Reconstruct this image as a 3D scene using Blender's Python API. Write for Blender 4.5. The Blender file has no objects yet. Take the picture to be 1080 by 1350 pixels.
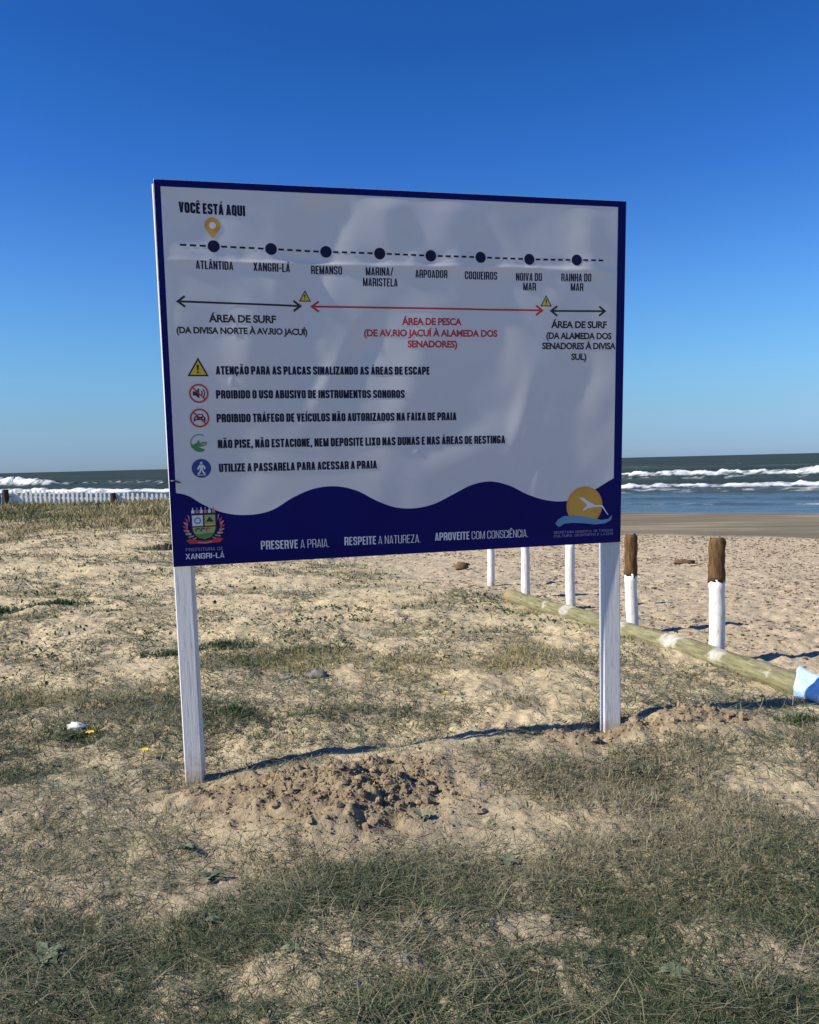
import bpy, math, random
import numpy as np
from mathutils import Vector, Matrix

# ------------------------------------------------------------------ camera, sky, sun, exposure
S = bpy.context.scene
COL = S.collection
random.seed(7)
RNG = np.random.default_rng(11)

cam_d = bpy.data.cameras.new('camera')
cam = bpy.data.objects.new('camera', cam_d)
COL.objects.link(cam)
S.camera = cam
cam_d.sensor_fit = 'HORIZONTAL'
cam_d.sensor_width = 36.0
cam_d.lens = 36.0            # phone main lens: focal length equals the picture width
cam_d.clip_start = 0.05
cam_d.clip_end = 60000
_p, _r = math.radians(3.42), math.radians(1.43)
_f = Vector((0, math.cos(_p), -math.sin(_p)))
_x = Vector((1, 0, 0)); _u = _x.cross(_f)
_x2 = math.cos(_r) * _x - math.sin(_r) * _u
_u2 = math.sin(_r) * _x + math.cos(_r) * _u
cam.matrix_world = Matrix(((_x2.x, _u2.x, -_f.x, 0), (_x2.y, _u2.y, -_f.y, 0), (_x2.z, _u2.z, -_f.z, 1.5), (0, 0, 0, 1)))

SUN_EL = math.radians(38.0)
SUN_DIR = math.radians(17.2)          # heading of the shadows, from +X towards +Y
W = bpy.data.worlds.new('World'); S.world = W
W.use_nodes = True
nt = W.node_tree; nt.nodes.clear()
sky = nt.nodes.new('ShaderNodeTexSky'); sky.sky_type = 'NISHITA'; sky.sun_disc = False
sky.sun_elevation = SUN_EL
_sx, _sy = -math.cos(SUN_DIR), -math.sin(SUN_DIR)
sky.sun_rotation = math.atan2(_sx, _sy)
sky.altitude = 0; sky.air_density = 1.0; sky.dust_density = 0.3; sky.ozone_density = 3.0
hs = nt.nodes.new('ShaderNodeHueSaturation'); hs.inputs['Saturation'].default_value = 1.25
bg = nt.nodes.new('ShaderNodeBackground'); bg.inputs['Strength'].default_value = 0.11
wo = nt.nodes.new('ShaderNodeOutputWorld')
nt.links.new(sky.outputs[0], hs.inputs['Color'])
# the clear winter sky of the place: deep blue overhead, pale blue (not yellow) at the sea horizon
tc = nt.nodes.new('ShaderNodeTexCoord'); sep = nt.nodes.new('ShaderNodeSeparateXYZ'); rmp = nt.nodes.new('ShaderNodeValToRGB'); mul = nt.nodes.new('ShaderNodeMix')
mul.data_type = 'RGBA'; mul.blend_type = 'MULTIPLY'; mul.inputs[0].default_value = 1
for _i, (_z, _c) in enumerate([(0.0, (.33, .52, 1.05)), (.02, (.338, .504, .97)), (.056, (.415, .56, .81)), (.10, (.496, .70, .90)), (.144, (.55, .763, .967)), (.187, (.554, .778, 1.047)), (.228, (.525, .75, 1.07)), (.287, (.435, .684, 1.04)), (.332, (.361, .624, 1.05)), (.395, (.292, .593, .983)), (.442, (.259, .538, .934)), (1.0, (.23, .50, .92))]):
    _e = rmp.color_ramp.elements[_i] if _i < 2 else rmp.color_ramp.elements.new(_z)
    _e.position = _z; _e.color = (*[v / 1.1 for v in _c], 1)
    if _i == 1: rmp.color_ramp.elements[1].position = .02
nt.links.new(tc.outputs['Generated'], sep.inputs[0]); nt.links.new(sep.outputs['Z'], rmp.inputs[0])
nt.links.new(hs.outputs[0], mul.inputs[6]); nt.links.new(rmp.outputs[0], mul.inputs[7])
nt.links.new(mul.outputs[2], bg.inputs['Color'])
nt.links.new(bg.outputs[0], wo.inputs['Surface'])

sun_d = bpy.data.lights.new('sun', 'SUN'); sun_d.energy = 5.0; sun_d.angle = math.radians(0.53)
sun_d.color = (1.0, 0.93, 0.82)
sun = bpy.data.objects.new('sun', sun_d); COL.objects.link(sun)
_d = Vector((math.cos(SUN_DIR) * math.cos(SUN_EL), math.sin(SUN_DIR) * math.cos(SUN_EL), -math.sin(SUN_EL)))
sun.rotation_euler = _d.to_track_quat('-Z', 'Y').to_euler()
sun.location = (-20, -6, 18)
S.view_settings.view_transform = 'Standard'
S.view_settings.look = 'None'
S.view_settings.exposure = 0.5
S.view_settings.gamma = 1.0

# ------------------------------------------------------------------ noise
def _hash(ix, iy, seed):
    ix = ix.astype(np.int64).astype(np.uint32); iy = iy.astype(np.int64).astype(np.uint32)
    h = ix * np.uint32(374761393) + iy * np.uint32(668265263) + np.uint32(seed * 2246822519 % 4294967296)
    h = (h ^ (h >> np.uint32(13))) * np.uint32(1274126177)
    h = (h ^ (h >> np.uint32(16))) * np.uint32(2246822519)
    h = h ^ (h >> np.uint32(15))
    return h.astype(np.float64) / 4294967295.0
def vn(x, y, seed=0):
    x = np.asarray(x, float); y = np.asarray(y, float)
    ix = np.floor(x); iy = np.floor(y); fx = x - ix; fy = y - iy
    fx = fx * fx * fx * (fx * (fx * 6 - 15) + 10); fy = fy * fy * fy * (fy * (fy * 6 - 15) + 10)
    a = _hash(ix, iy, seed); b = _hash(ix + 1, iy, seed); c = _hash(ix, iy + 1, seed); d = _hash(ix + 1, iy + 1, seed)
    return (a + (b - a) * fx) * (1 - fy) + (c + (d - c) * fx) * fy
def fbm(x, y, octv=4, seed=0, gain=0.5):
    t = 0.0; a = 1.0; n = 0.0
    for i in range(octv):
        t = t + a * vn(x * 2 ** i + 17.3 * i, y * 2 ** i - 9.1 * i, seed + i); n += a; a *= gain
    return t / n
def sm(t):
    t = np.clip(t, 0, 1); return t * t * (3 - 2 * t)
def pits(x, y, cell, rad, seed):
    """jittered footprints: 0..1, one dent per cell"""
    cx = np.floor(x / cell); cy = np.floor(y / cell); out = np.zeros_like(x)
    for i in (-1, 0, 1):
        for j in (-1, 0, 1):
            gx = cx + i; gy = cy + j
            px = (gx + _hash(gx, gy, seed)) * cell; py = (gy + _hash(gx, gy, seed + 1)) * cell
            a = _hash(gx, gy, seed + 2) * 6.28; k = 0.4 + 0.6 * _hash(gx, gy, seed + 3)
            dx = x - px; dy = y - py
            u = dx * np.cos(a) + dy * np.sin(a); v = -dx * np.sin(a) + dy * np.cos(a)
            out = np.maximum(out, k * np.exp(-((u / rad) ** 2 + (v / (rad * .55)) ** 2)))
    return out

# ------------------------------------------------------------------ helpers
def tag(o, label=None, cat=None, group=None, kind=None):
    if label: o['label'] = label
    if cat: o['category'] = cat
    if group: o['group'] = group
    if kind: o['kind'] = kind
    return o
def empty(name, loc):
    o = bpy.data.objects.new(name, None); COL.objects.link(o); o.location = loc; o.empty_display_size = 0.1
    return o
def np_mesh(name, verts, faces_flat, counts, mats, parent=None, smooth=True, mat_idx=None):
    """verts Nx3, faces_flat: corner->vertex, counts: corners per face"""
    me = bpy.data.meshes.new(name)
    verts = np.asarray(verts, np.float32); faces_flat = np.asarray(faces_flat, np.int32); counts = np.asarray(counts, np.int32)
    me.vertices.add(len(verts)); me.vertices.foreach_set('co', verts.ravel())
    me.loops.add(len(faces_flat)); me.loops.foreach_set('vertex_index', faces_flat)
    me.polygons.add(len(counts))
    st = np.zeros(len(counts), np.int32); st[1:] = np.cumsum(counts)[:-1]
    me.polygons.foreach_set('loop_start', st)
    if mat_idx is not None: me.polygons.foreach_set('material_index', np.asarray(mat_idx, np.int32))
    me.polygons.foreach_set('use_smooth', np.full(len(counts), bool(smooth)))
    for m in (mats if isinstance(mats, (list, tuple)) else [mats]): me.materials.append(m)
    me.update(calc_edges=True); me.validate()
    o = bpy.data.objects.new(name, me); COL.objects.link(o)
    if parent is not None: o.parent = parent
    return o
def attr(o, name, vals):
    a = o.data.attributes.new(name, 'FLOAT', 'POINT'); a.data.foreach_set('value', np.asarray(vals, np.float32))
def grid_faces(nr, nc):
    i = np.arange(nr - 1)[:, None] * nc + np.arange(nc - 1)[None, :]
    return np.stack([i, i + 1, i + nc + 1, i + nc], -1).reshape(-1)
class MB:
    """collects polygons into one mesh"""
    def __init__(s): s.v = []; s.f = []; s.m = []
    def face(s, pts, m=0):
        b = len(s.v); s.v += [tuple(p) for p in pts]; s.f.append(list(range(b, b + len(pts)))); s.m.append(m)
    def add(s, v, f, m=0):
        b = len(s.v); s.v += [tuple(p) for p in v]
        for q in f: s.f.append([b + i for i in q]); s.m.append(m)
    def tube(s, pts, radii, seg=14, m=0, caps=True, wob=0.0, ph=0):
        pts = [Vector(p) for p in pts]; n = len(pts); V = []; F = []
        up = Vector((0, 0, 1))
        for i, p in enumerate(pts):
            t = (pts[min(i + 1, n - 1)] - pts[max(i - 1, 0)]).normalized()
            a = up if abs(t.z) < .9 else Vector((1, 0, 0))
            e1 = t.cross(a).normalized(); e2 = e1.cross(t)
            for k in range(seg):
                an = 2 * math.pi * k / seg
                r = radii[i] * (1 + wob * math.sin(3 * an + ph + i * .7) * .5 + wob * math.sin(5 * an - i * 1.3 + ph))
                V.append(p + (e1 * math.cos(an) + e2 * math.sin(an)) * r)
        for i in range(n - 1):
            for k in range(seg):
                F.append((i * seg + k, i * seg + (k + 1) % seg, (i + 1) * seg + (k + 1) % seg, (i + 1) * seg + k))
        if caps:
            F.append(tuple(reversed(range(seg)))); F.append(tuple(range((n - 1) * seg, n * seg)))
        s.add(V, F, m)
    def build(s, name, mats, parent=None, smooth=True, origin=None):
        v = np.array(s.v, float)
        if origin is not None: v = v - np.array(origin)
        flat = [i for f in s.f for i in f]
        o = np_mesh(name, v, flat, [len(f) for f in s.f], mats, parent, smooth, s.m)
        if origin is not None: o.location = origin
        return o

# ------------------------------------------------------------------ materials
def mat(name, col=(.5, .5, .5), rough=.6, spec=.5, metal=0):
    m = bpy.data.materials.new(name); m.use_nodes = True
    b = m.node_tree.nodes['Principled BSDF']
    b.inputs['Base Color'].default_value = (*col, 1); b.inputs['Roughness'].default_value = rough
    b.inputs['Specular IOR Level'].default_value = spec; b.inputs['Metallic'].default_value = metal
    return m
class NT:
    def __init__(s, m): s.t = m.node_tree; s.b = s.t.nodes['Principled BSDF']
    def n(s, typ, **kw):
        nd = s.t.nodes.new(typ)
        for k, v in kw.items(): setattr(nd, k, v)
        return nd
    def l(s, a, b): s.t.links.new(a, b)
    def coord(s, kind='Object'):
        return s.n('ShaderNodeTexCoord').outputs[kind]
    def mapping(s, src, scale):
        m = s.n('ShaderNodeMapping'); m.inputs['Scale'].default_value = scale; s.l(src, m.inputs['Vector']); return m.outputs[0]
    def noise(s, src, scale, detail=6, rough=.6):
        t = s.n('ShaderNodeTexNoise'); t.inputs['Scale'].default_value = scale; t.inputs['Detail'].default_value = detail
        t.inputs['Roughness'].default_value = rough; s.l(src, t.inputs['Vector']); return t.outputs['Fac']
    def ramp(s, src, stops):
        r = s.n('ShaderNodeValToRGB'); e = r.color_ramp.elements
        while len(e) < len(stops): e.new(.5)
        for i, (p, c) in enumerate(stops):
            e[i].position = p; e[i].color = (*c, 1) if len(c) == 3 else c
        s.l(src, r.inputs[0]); return r.outputs[0]
    def mix(s, fac, a, b, mode='MIX'):
        m = s.n('ShaderNodeMix', data_type='RGBA', blend_type=mode)
        for sock, v in ((m.inputs[0], fac), (m.inputs[6], a), (m.inputs[7], b)):
            if isinstance(v, (int, float)): sock.default_value = v
            elif isinstance(v, tuple): sock.default_value = (*v, 1)
            else: s.l(v, sock)
        return m.outputs[2]
    def math(s, op, a, b=None, clamp=False):
        m = s.n('ShaderNodeMath', operation=op, use_clamp=clamp)
        for i, v in enumerate((a, b)):
            if v is None: continue
            if isinstance(v, (int, float)): m.inputs[i].default_value = v
            else: s.l(v, m.inputs[i])
        return m.outputs[0]
    def attr(s, name):
        a = s.n('ShaderNodeAttribute'); a.attribute_name = name; return a.outputs['Fac']
    def bump(s, h, strength=.3, dist=.01, normal=None):
        b = s.n('ShaderNodeBump'); b.inputs['Strength'].default_value = strength; b.inputs['Distance'].default_value = dist
        s.l(h, b.inputs['Height'])
        if normal is not None: s.l(normal, b.inputs['Normal'])
        return b.outputs[0]
    def base(s, c): s.l(c, s.b.inputs['Base Color'])
    def normal(s, c): s.l(c, s.b.inputs['Normal'])
def g3(v): return (v, v, v)

# sand
M_sand = mat('sand', rough=.95, spec=.15)
k = NT(M_sand); co = k.coord()
big = k.noise(co, .9, 5); mid = k.noise(co, 9, 6, .65); fine = k.noise(co, 120, 4, .7)
dry = k.ramp(mid, [(.25, (.40, .315, .175)), (.5, (.57, .462, .272)), (.75, (.71, .60, .38))])
dry = k.mix(k.ramp(big, [(.35, g3(0)), (.7, g3(.5))]), dry, (.50, .42, .29))
speck = k.ramp(k.noise(co, 60, 3, .8), [(.30, g3(1)), (.42, g3(0))])
dry = k.mix(k.math('MULTIPLY', speck, .55), dry, (.17, .13, .085))
beach = k.ramp(mid, [(.3, (.36, .29, .19)), (.55, (.50, .408, .27)), (.75, (.63, .53, .365))])
dry = k.mix(k.attr('beach'), dry, beach)
peb = k.ramp(k.noise(co, 22, 5, .75), [(.36, g3(1)), (.47, g3(0))])
dry = k.mix(k.math('MULTIPLY', k.math('MULTIPLY', peb, k.attr('beach')), .5), dry, (.15, .115, .085))
litter = k.ramp(k.noise(co, 35, 6, .75), [(.3, (.10, .085, .05)), (.55, (.25, .205, .13)), (.75, (.42, .35, .24))])
dry = k.mix(k.math('MULTIPLY', k.attr('cover'), .55), dry, litter)
loam = k.ramp(k.noise(co, 26, 7, .8), [(.32, (.10, .085, .06)), (.45, (.27, .225, .155)), (.6, (.37, .31, .22)), (.75, (.48, .41, .30))])
dry = k.mix(k.attr('loam'), dry, loam)
soil = k.ramp(k.noise(co, 18, 6, .7), [(.3, (.13, .098, .058)), (.5, (.27, .207, .13)), (.75, (.45, .36, .235))])
dry = k.mix(k.attr('soil'), dry, soil)
wetc = k.ramp(k.noise(k.mapping(co, (.12, .5, 1)), 1.2, 5, .6), [(.3, (.125, .105, .066)), (.5, (.18, .152, .098)), (.62, (.26, .22, .145)), (.75, (.20, .168, .11))])
wetc = k.mix(k.attr('soaked'), wetc, (.15, .13, .11))
dry = k.mix(k.attr('wet'), dry, wetc)
k.base(dry)
rr = k.n('ShaderNodeMapRange'); rr.inputs['To Min'].default_value = .95; rr.inputs['To Max'].default_value = .3
k.l(k.attr('soaked'), rr.inputs['Value']); k.l(rr.outputs[0], k.b.inputs['Roughness'])
inv = k.math('SUBTRACT', 1.0, k.attr('wet'))
hgt = k.math('MULTIPLY', k.math('ADD', k.math('MULTIPLY', k.noise(co, 28, 6, .7), 1.0), k.math('MULTIPLY', fine, .25)), inv)
k.normal(k.bump(hgt, .75, .03))

# vegetation: tint attribute picks straw .. olive .. green
def veg(name, stops, rough=.6):
    m = mat(name, rough=rough, spec=.25); k = NT(m)
    k.base(k.ramp(k.attr('tint'), stops)); return m
M_grass = veg('grass_blades', [(0.0, (.29, .25, .16)), (.3, (.15, .145, .085)), (.6, (.072, .088, .042)), (1.0, (.030, .055, .022))])
M_olive = veg('dune_grass_blades', [(0.0, (.33, .27, .14)), (.35, (.215, .195, .085)), (.6, (.115, .125, .045)), (1.0, (.045, .070, .022))])
M_leaf = veg('leaf_green', [(0.0, (.10, .13, .035)), (.5, (.05, .09, .03)), (1.0, (.028, .05, .018))], .45)
M_weed = veg('weed_leaves', [(0.0, (.17, .19, .12)), (.5, (.10, .125, .07)), (1.0, (.055, .075, .04))], .6)
M_flower = mat('yellow_petals', (.62, .50, .05), .6)

# painted timber
def painted(name, col, worn, amt, scale=(6, 6, 1)):
    m = mat(name, rough=.65, spec=.3); k = NT(m); co = k.coord()
    st = k.noise(k.mapping(co, scale), 7, 8, .7)
    c = k.mix(k.ramp(st, [(.30 + amt, g3(1)), (.44 + amt, g3(0))]), col, worn)
    c = k.mix(k.math('MULTIPLY', k.noise(co, 3, 4), .3), c, tuple(v * .8 for v in col))
    if name.startswith('white_washed') or name.startswith('white_lime'):
        sepz = k.n('ShaderNodeSeparateXYZ'); k.l(co, sepz.inputs[0])   # sand splashed up the foot of the timber
        lo_ = 0.0 if 'lime' in name else .0
        d_ = k.math('ADD', k.math('MULTIPLY', k.math('SUBTRACT', .16, sepz.outputs[2]), 4.0), k.math('MULTIPLY', k.math('SUBTRACT', k.noise(co, 22, 5, .7), .5), 1.6))
        c = k.mix(k.ramp(d_, [(.25, g3(0)), (.75, g3(.7))]), c, (.42, .33, .22))
        knot = k.ramp(k.noise(k.mapping(co, (1, 1, .35)), 9, 3), [(.70, g3(0)), (.76, g3(.45))]); c = k.mix(knot, c, (.30, .26, .21))
    k.base(c); k.normal(k.bump(st, .45, .005)); return m
M_post = painted('white_washed_timber', (.66, .66, .66), (.40, .38, .35), .02, (9, 9, .5))
M_bollard = painted('white_limewash', (.74, .73, .70), (.42, .36, .28), .02, (5, 5, 1.5))
M_picket = painted('white_pickets', (.72, .71, .68), (.45, .42, .36), .0, (5, 5, 1))
M_bark = mat('brown_bark', rough=.9, spec=.1)
k = NT(M_bark); co = k.coord(); st = k.noise(k.mapping(co, (9, 9, 1.6)), 5, 8, .75)
k.base(k.ramp(st, [(.28, (.035, .02, .01)), (.5, (.13, .075, .035)), (.72, (.26, .165, .085))])); k.normal(k.bump(st, .8, .02))
M_log = mat('weathered_green_log', rough=.8, spec=.2)
k = NT(M_log); co = k.coord('Generated')
aw = k.coord('Object'); st = k.noise(k.mapping(aw, (2.2, .6, 9)), 6, 8, .7)
c = k.ramp(st, [(.28, (.07, .062, .03)), (.5, (.185, .172, .09)), (.72, (.31, .29, .175))])
pn = k.math('ADD', k.attr('paint'), k.math('MULTIPLY', k.math('SUBTRACT', k.noise(aw, 13, 5, .7), .5), 1.3))
c = k.mix(k.ramp(pn, [(.50, g3(0)), (1.0, g3(.75))]), c, (.70, .69, .63))
c = k.mix(k.attr('end'), c, (.33, .22, .12))
k.base(c); k.normal(k.bump(st, .5, .012))
M_cloth = mat('light_blue_cotton', (.42, .60, .80), .9, .1)
k = NT(M_cloth); co = k.coord(); st = k.noise(co, 14, 5)
k.base(k.ramp(st, [(.3, (.34, .52, .74)), (.7, (.52, .70, .88))])); k.normal(k.bump(k.math('ADD', k.math('MULTIPLY', k.noise(co, 260, 2), .05), k.noise(k.mapping(co, (1, 1, 1)), 26, 4, .55)), .9, .02))
M_darkwood = mat('dark_stake', (.05, .035, .025), .9, .1)
M_drift = mat('driftwood', rough=.9, spec=.1)
k = NT(M_drift); st = k.noise(k.mapping(k.coord(), (3, 8, 8)), 6, 6, .7); k.base(k.ramp(st, [(.3, (.05, .035, .02)), (.7, (.24, .16, .09))])); k.normal(k.bump(st, .6, .01))
M_stone = mat('pale_litter', rough=.7)
k = NT(M_stone); k.base(k.ramp(k.noise(k.coord(), 14, 5), [(.3, (.45, .44, .42)), (.7, (.74, .73, .70))]))
M_rock = mat('grey_stone', rough=.9, spec=.2)
k = NT(M_rock); st = k.noise(k.coord(), 20, 6, .7); k.base(k.ramp(st, [(.3, (.10, .095, .085)), (.7, (.30, .28, .25))])); k.normal(k.bump(st, .6, .01))
M_clod = mat('soil_clods', rough=.95, spec=.1)
k = NT(M_clod); st = k.noise(k.coord(), 30, 6, .7); k.base(k.ramp(st, [(.3, (.15, .115, .07)), (.6, (.31, .24, .152)), (.75, (.44, .35, .225))])); k.normal(k.bump(st, .6, .01))
M_debris = mat('beach_debris', rough=.9, spec=.1)
k = NT(M_debris); k.base(k.ramp(k.attr('tint'), [(0, (.05, .035, .025)), (.6, (.17, .12, .08)), (1, (.42, .34, .26))]))

# sea
M_sea = mat('sea_water', rough=.3, spec=.2)
k = NT(M_sea); co = k.coord(); k.b.inputs['IOR'].default_value = 1.33
deep = k.ramp(k.noise(k.mapping(co, (.012, .055, 1)), 1.0, 5, .6), [(.35, (.026, .046, .054)), (.5, (.036, .057, .061)), (.65, (.054, .072, .070))])
wat = k.mix(k.attr('shallow'), deep, (.062, .084, .088))
pat = k.noise(k.mapping(co, (.35, 1.0, 1)), 1.1, 7, .72)
fo = k.math('ADD', k.attr('foam'), k.math('MULTIPLY', k.math('SUBTRACT', pat, .5), .9))
fm = k.ramp(fo, [(.36, g3(0)), (.50, g3(.45)), (.82, g3(1))])
sp = k.n('ShaderNodeMapRange'); sp.inputs['To Min'].default_value = .0; sp.inputs['To Max'].default_value = .26; k.l(k.attr('shallow'), sp.inputs['Value']); k.l(sp.outputs[0], k.b.inputs['Specular IOR Level'])
foamc = k.ramp(k.noise(k.mapping(co, (.8, 1.5, 3.0)), 1.6, 6, .7), [(.3, (.42, .46, .47)), (.55, (.68, .70, .70)), (.7, (.80, .81, .81))])
k.base(k.mix(fm, wat, foamc))
r2 = k.n('ShaderNodeMapRange'); r2.inputs['To Min'].default_value = .2; r2.inputs['To Max'].default_value = .9; k.l(fm, r2.inputs['Value']); k.l(r2.outputs[0], k.b.inputs['Roughness'])
wv = k.math('ADD', k.noise(k.mapping(co, (.12, .4, 1)), 1.0, 8, .65), k.math('MULTIPLY', k.noise(co, 3.5, 5, .65), .25))
k.normal(k.bump(wv, .5, .5))

# sign prints
M_vinyl = mat('white_vinyl', (.665, .665, .66), .28, .5)
M_navy = mat('navy_print', (.002, .004, .105), .45, .12)
M_ink = mat('navy_lettering', (.004, .005, .035), .4, .25)
M_black = mat('black_print', (.010, .010, .012), .38, .45)
M_red = mat('red_print', (.50, .030, .035), .38, .45)
M_yellow = mat('yellow_print', (.72, .50, .03), .38, .45)
M_orange = mat('orange_print', (.70, .30, .05), .38, .45)
M_white = mat('white_lettering', (.70, .71, .74), .38, .45)
M_dimwhite = mat('greyish_lettering', (.20, .22, .36), .38, .45)
M_green = mat('green_print', (.05, .25, .06), .38, .45)
M_pale = mat('pale_green_print', (.35, .42, .18), .38, .45)
M_wave = mat('wave_blue_print', (.10, .27, .46), .38, .45)
M_blue = mat('blue_print', (.012, .045, .22), .38, .45)
M_pin = mat('ochre_print', (.62, .34, .05), .38, .45)
M_pink = mat('pale_red_print', (.48, .22, .20), .38, .45)
M_wire = mat('dark_wire', (.03, .03, .03), .5)
M_back = mat('bare_board_back', rough=.8, spec=.2)
k = NT(M_back); st = k.noise(k.mapping(k.coord(), (1, 12, 12)), 3, 6); k.base(k.ramp(st, [(.3, (.34, .26, .16)), (.7, (.50, .40, .26))]))

# ------------------------------------------------------------------ terrain
SLOPE = 0.48
def shore(x, y): return y + SLOPE * x           # distance towards the sea
def log_side(x, y):                             # 0 dune side .. 1 beach side of the row of bollards
    lx = 1.11 + (9.23 - y) * 0.358
    far = np.clip((y - 9.2) * 1.0, 0, 40)
    return sm((x - lx + far * .06 + .25) / .6)
def dune_mask(x, y):
    return sm((-0.5 - x - .0 * y) / 5.0) * (1 - sm((y - 31) / 9.0))
def mounds(x, y):
    n = fbm(x * 5, y * 5, 3, 71)
    def g(cx, cy, a, sx, sy):
        c, s = math.cos(a), math.sin(a); u = (x - cx) * c + (y - cy) * s; v = -(x - cx) * s + (y - cy) * c
        return np.exp(-((u / sx) ** 2 + (v / sy) ** 2))
    l = g(-.32, 3.90, .3, .50, .22) * .07 + g(-.98, 3.98, .2, .35, .17) * .04 + g(-.2, 3.62, .2, .35, .16) * .03
    r = g(1.02, 4.52, .2, .30, .15) * .03 + g(1.55, 4.60, .10, .5, .15) * .045 + g(.85, 4.5, .3, .18, .1) * .03
    amp = np.interp(x, [-1.35, -1.05, -.7, 0, .6, 1.1, 1.6, 2.1, 2.6], [0, .01, .05, .085, .065, .015, .025, .02, 0])
    v = y - (4.22 + .234 * x)
    t = l + r
    return t + amp * np.exp(-(v / np.where(v < 0, .42, .55)) ** 2), np.clip((l + r) * 24 * (.45 + 1.1 * n), 0, 1)
def height(x, y):
    x = np.asarray(x, float); y = np.asarray(y, float)
    s = shore(x, y)
    b = np.where(s < 10, -.10, np.where(s < 28.5, -.10 - .80 * (s - 10) / 18.5, np.where(s < 51, -.90 - .60 * (s - 28.5) / 22.5, -1.5 - .035 * (s - 51))))
    b = np.maximum(b, -5)
    d = -.10 + .42 * sm((y - 10) / 17)
    m = dune_mask(x, y)
    h = b * (1 - m) + d * m
    ls = log_side(x, y)
    land = 1 - sm((s - 26) / 4)
    hum = (fbm(x * .55, y * .55, 3, 5) - .5) * .16 + (fbm(x * 1.9, y * 1.9, 3, 15) - .5) * .085
    h = h + hum * land * (1 - .55 * ls)
    h = h + (fbm(x * 7, y * 7, 3, 25) - .5) * .035 * land
    tr = pits(x, y, .30, .13, 31) * .035 + pits(x + 50, y, .17, .075, 41) * .022
    h = h - tr * land * (.35 + .65 * ls)
    mo, so = mounds(x, y)
    h = h - .065 * np.exp(-((x - 1.13) / .22) ** 2 - ((y - 4.70) / .20) ** 2) - .03 * np.exp(-((x + 1.17) / .2) ** 2 - ((y - 4.1) / .2) ** 2)
    h = h + mo + so * ((fbm(x * 9, y * 9, 3, 61) - .5) * .10 + (fbm(x * 20, y * 20, 2, 63) - .5) * .06)
    h = h + (np.abs(fbm(x * 13, y * 13, 3, 65) - .5) * 2) ** .8 * .030 * land * (1 - sm((y - 8) / 6)) * (.35 + .65 * sm((fbm(x * 1.2, y * 1.2, 2, 67) - .35) / .3))
    rip = (fbm(x * .25, y * .8, 3, 45) - .5) * .05
    h = h + rip * sm((s - 27) / 4) * (1 - sm((s - 45) / 6))
    return h
BARE = [(.36, 3.55, .30, .24), (2.1, 3.9, .5, .28), (2.3, 3.1, .6, .25), (-1.4, 3.1, .5, .18), (.1, 2.75, .4, .12), (-.3, 2.55, .35, .1), (1.5, 2.5, .5, .12),
        (-.35, 5.6, .7, .25), (.6, 4.9, .3, .15), (1.7, 5.6, .8, .5), (-2.6, 7.4, 1.2, .4), (.2, 7.6, 1.3, .6), (-4.5, 12, 2.5, 1.2), (-2.2, 10, 1.2, .7)]
LUSH = [(-1.9, 4.9, .9, .45), (-2.6, 4.2, .7, .4), (1.15, 3.9, .5, .25), (.9, 2.95, .9, .35), (-.35, 6.5, 1.2, .35), (-2.9, 5.7, .7, .35), (.5, 4.05, .35, .2), (-.9, 6.9, .35, .15),
        (-4.6, 8.9, .9, .25), (-.8, 5.3, .7, .25), (.9, 6.2, .7, .2), (.5, 8.4, .9, .3), (-1.3, 8.7, .8, .2), (-5, 10.4, 1.4, .2), (-2.9, 9.2, 1.2, .15)]
def cover(x, y):
    s = shore(x, y)
    n = fbm(x * .9, y * .75, 4, 101, .6) * .55 + fbm(x * 3.4, y * 2.6, 3, 121, .6) * .45
    near = 1 - sm((y - 3.4) / 1.6)
    far = sm((y - 16) / 7) * dune_mask(x, y)
    bias = -.03 + .10 * near - .075 * sm((y - 6) / 2.5) * (1 - far) + .30 * far - .05 * sm((x - .4) / 1.0) * (1 - near) 
    for cx, cy, sx, sy in BARE: bias = bias - .45 * np.exp(-(((x - cx) / sx) ** 2 + ((y - cy) / sy) ** 2))
    for cx, cy, sx, sy in LUSH: bias = bias + .22 * np.exp(-(((x - cx) / sx) ** 2 + ((y - cy) / sy) ** 2))
    c = sm((n + bias - .38) / .36)
    mo, so = mounds(x, y)
    c = c * (1 - .85 * sm(so * 1.6))
    gate = (1 - log_side(x, y)) * np.maximum(1 - sm((s - 21) / 5), dune_mask(x, y))
    return c * gate

# ground: one sheet, fine in front, coarse behind and to the sides
ys = np.concatenate([-np.geomspace(3, 60, 14)[::-1], np.linspace(-2, 1.4, 14), np.geomspace(1.5, 62, 900), np.geomspace(64, 260, 40)])
cs = np.concatenate([-np.geomspace(1.05, 7, 14)[::-1], np.linspace(-1, 1, 700), np.geomspace(1.05, 7, 14)])
wid = 2.0 + .72 * np.abs(ys)
GX = wid[:, None] * cs[None, :]; GY = np.repeat(ys[:, None], len(cs), 1)
GZ = height(GX, GY)
V = np.stack([GX, GY, GZ], -1).reshape(-1, 3)
ground = np_mesh('ground', V, grid_faces(len(ys), len(cs)), np.full((len(ys) - 1) * (len(cs) - 1), 4), M_sand)
fx, fy = GX.ravel(), GY.ravel(); fs = shore(fx, fy)
attr(ground, 'cover', cover(fx, fy)); attr(ground, 'soil', mounds(fx, fy)[1] * .95)
attr(ground, 'beach', log_side(fx, fy))
attr(ground, 'loam', np.clip((1 - sm((fy - 2.9) / 2.0)) * (.35 + .6 * fbm(fx * 1.7, fy * 1.7, 3, 211)) + .35 * sm((fbm(fx * 2.3, fy * 2.3, 4, 221) - .5) / .2) * (1 - sm((fy - 9) / 5)) * (1 - log_side(fx, fy)), 0, .85))
edge = (fbm(fx * .5, fy * .5, 4, 201) - .5) * 2.2
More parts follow.
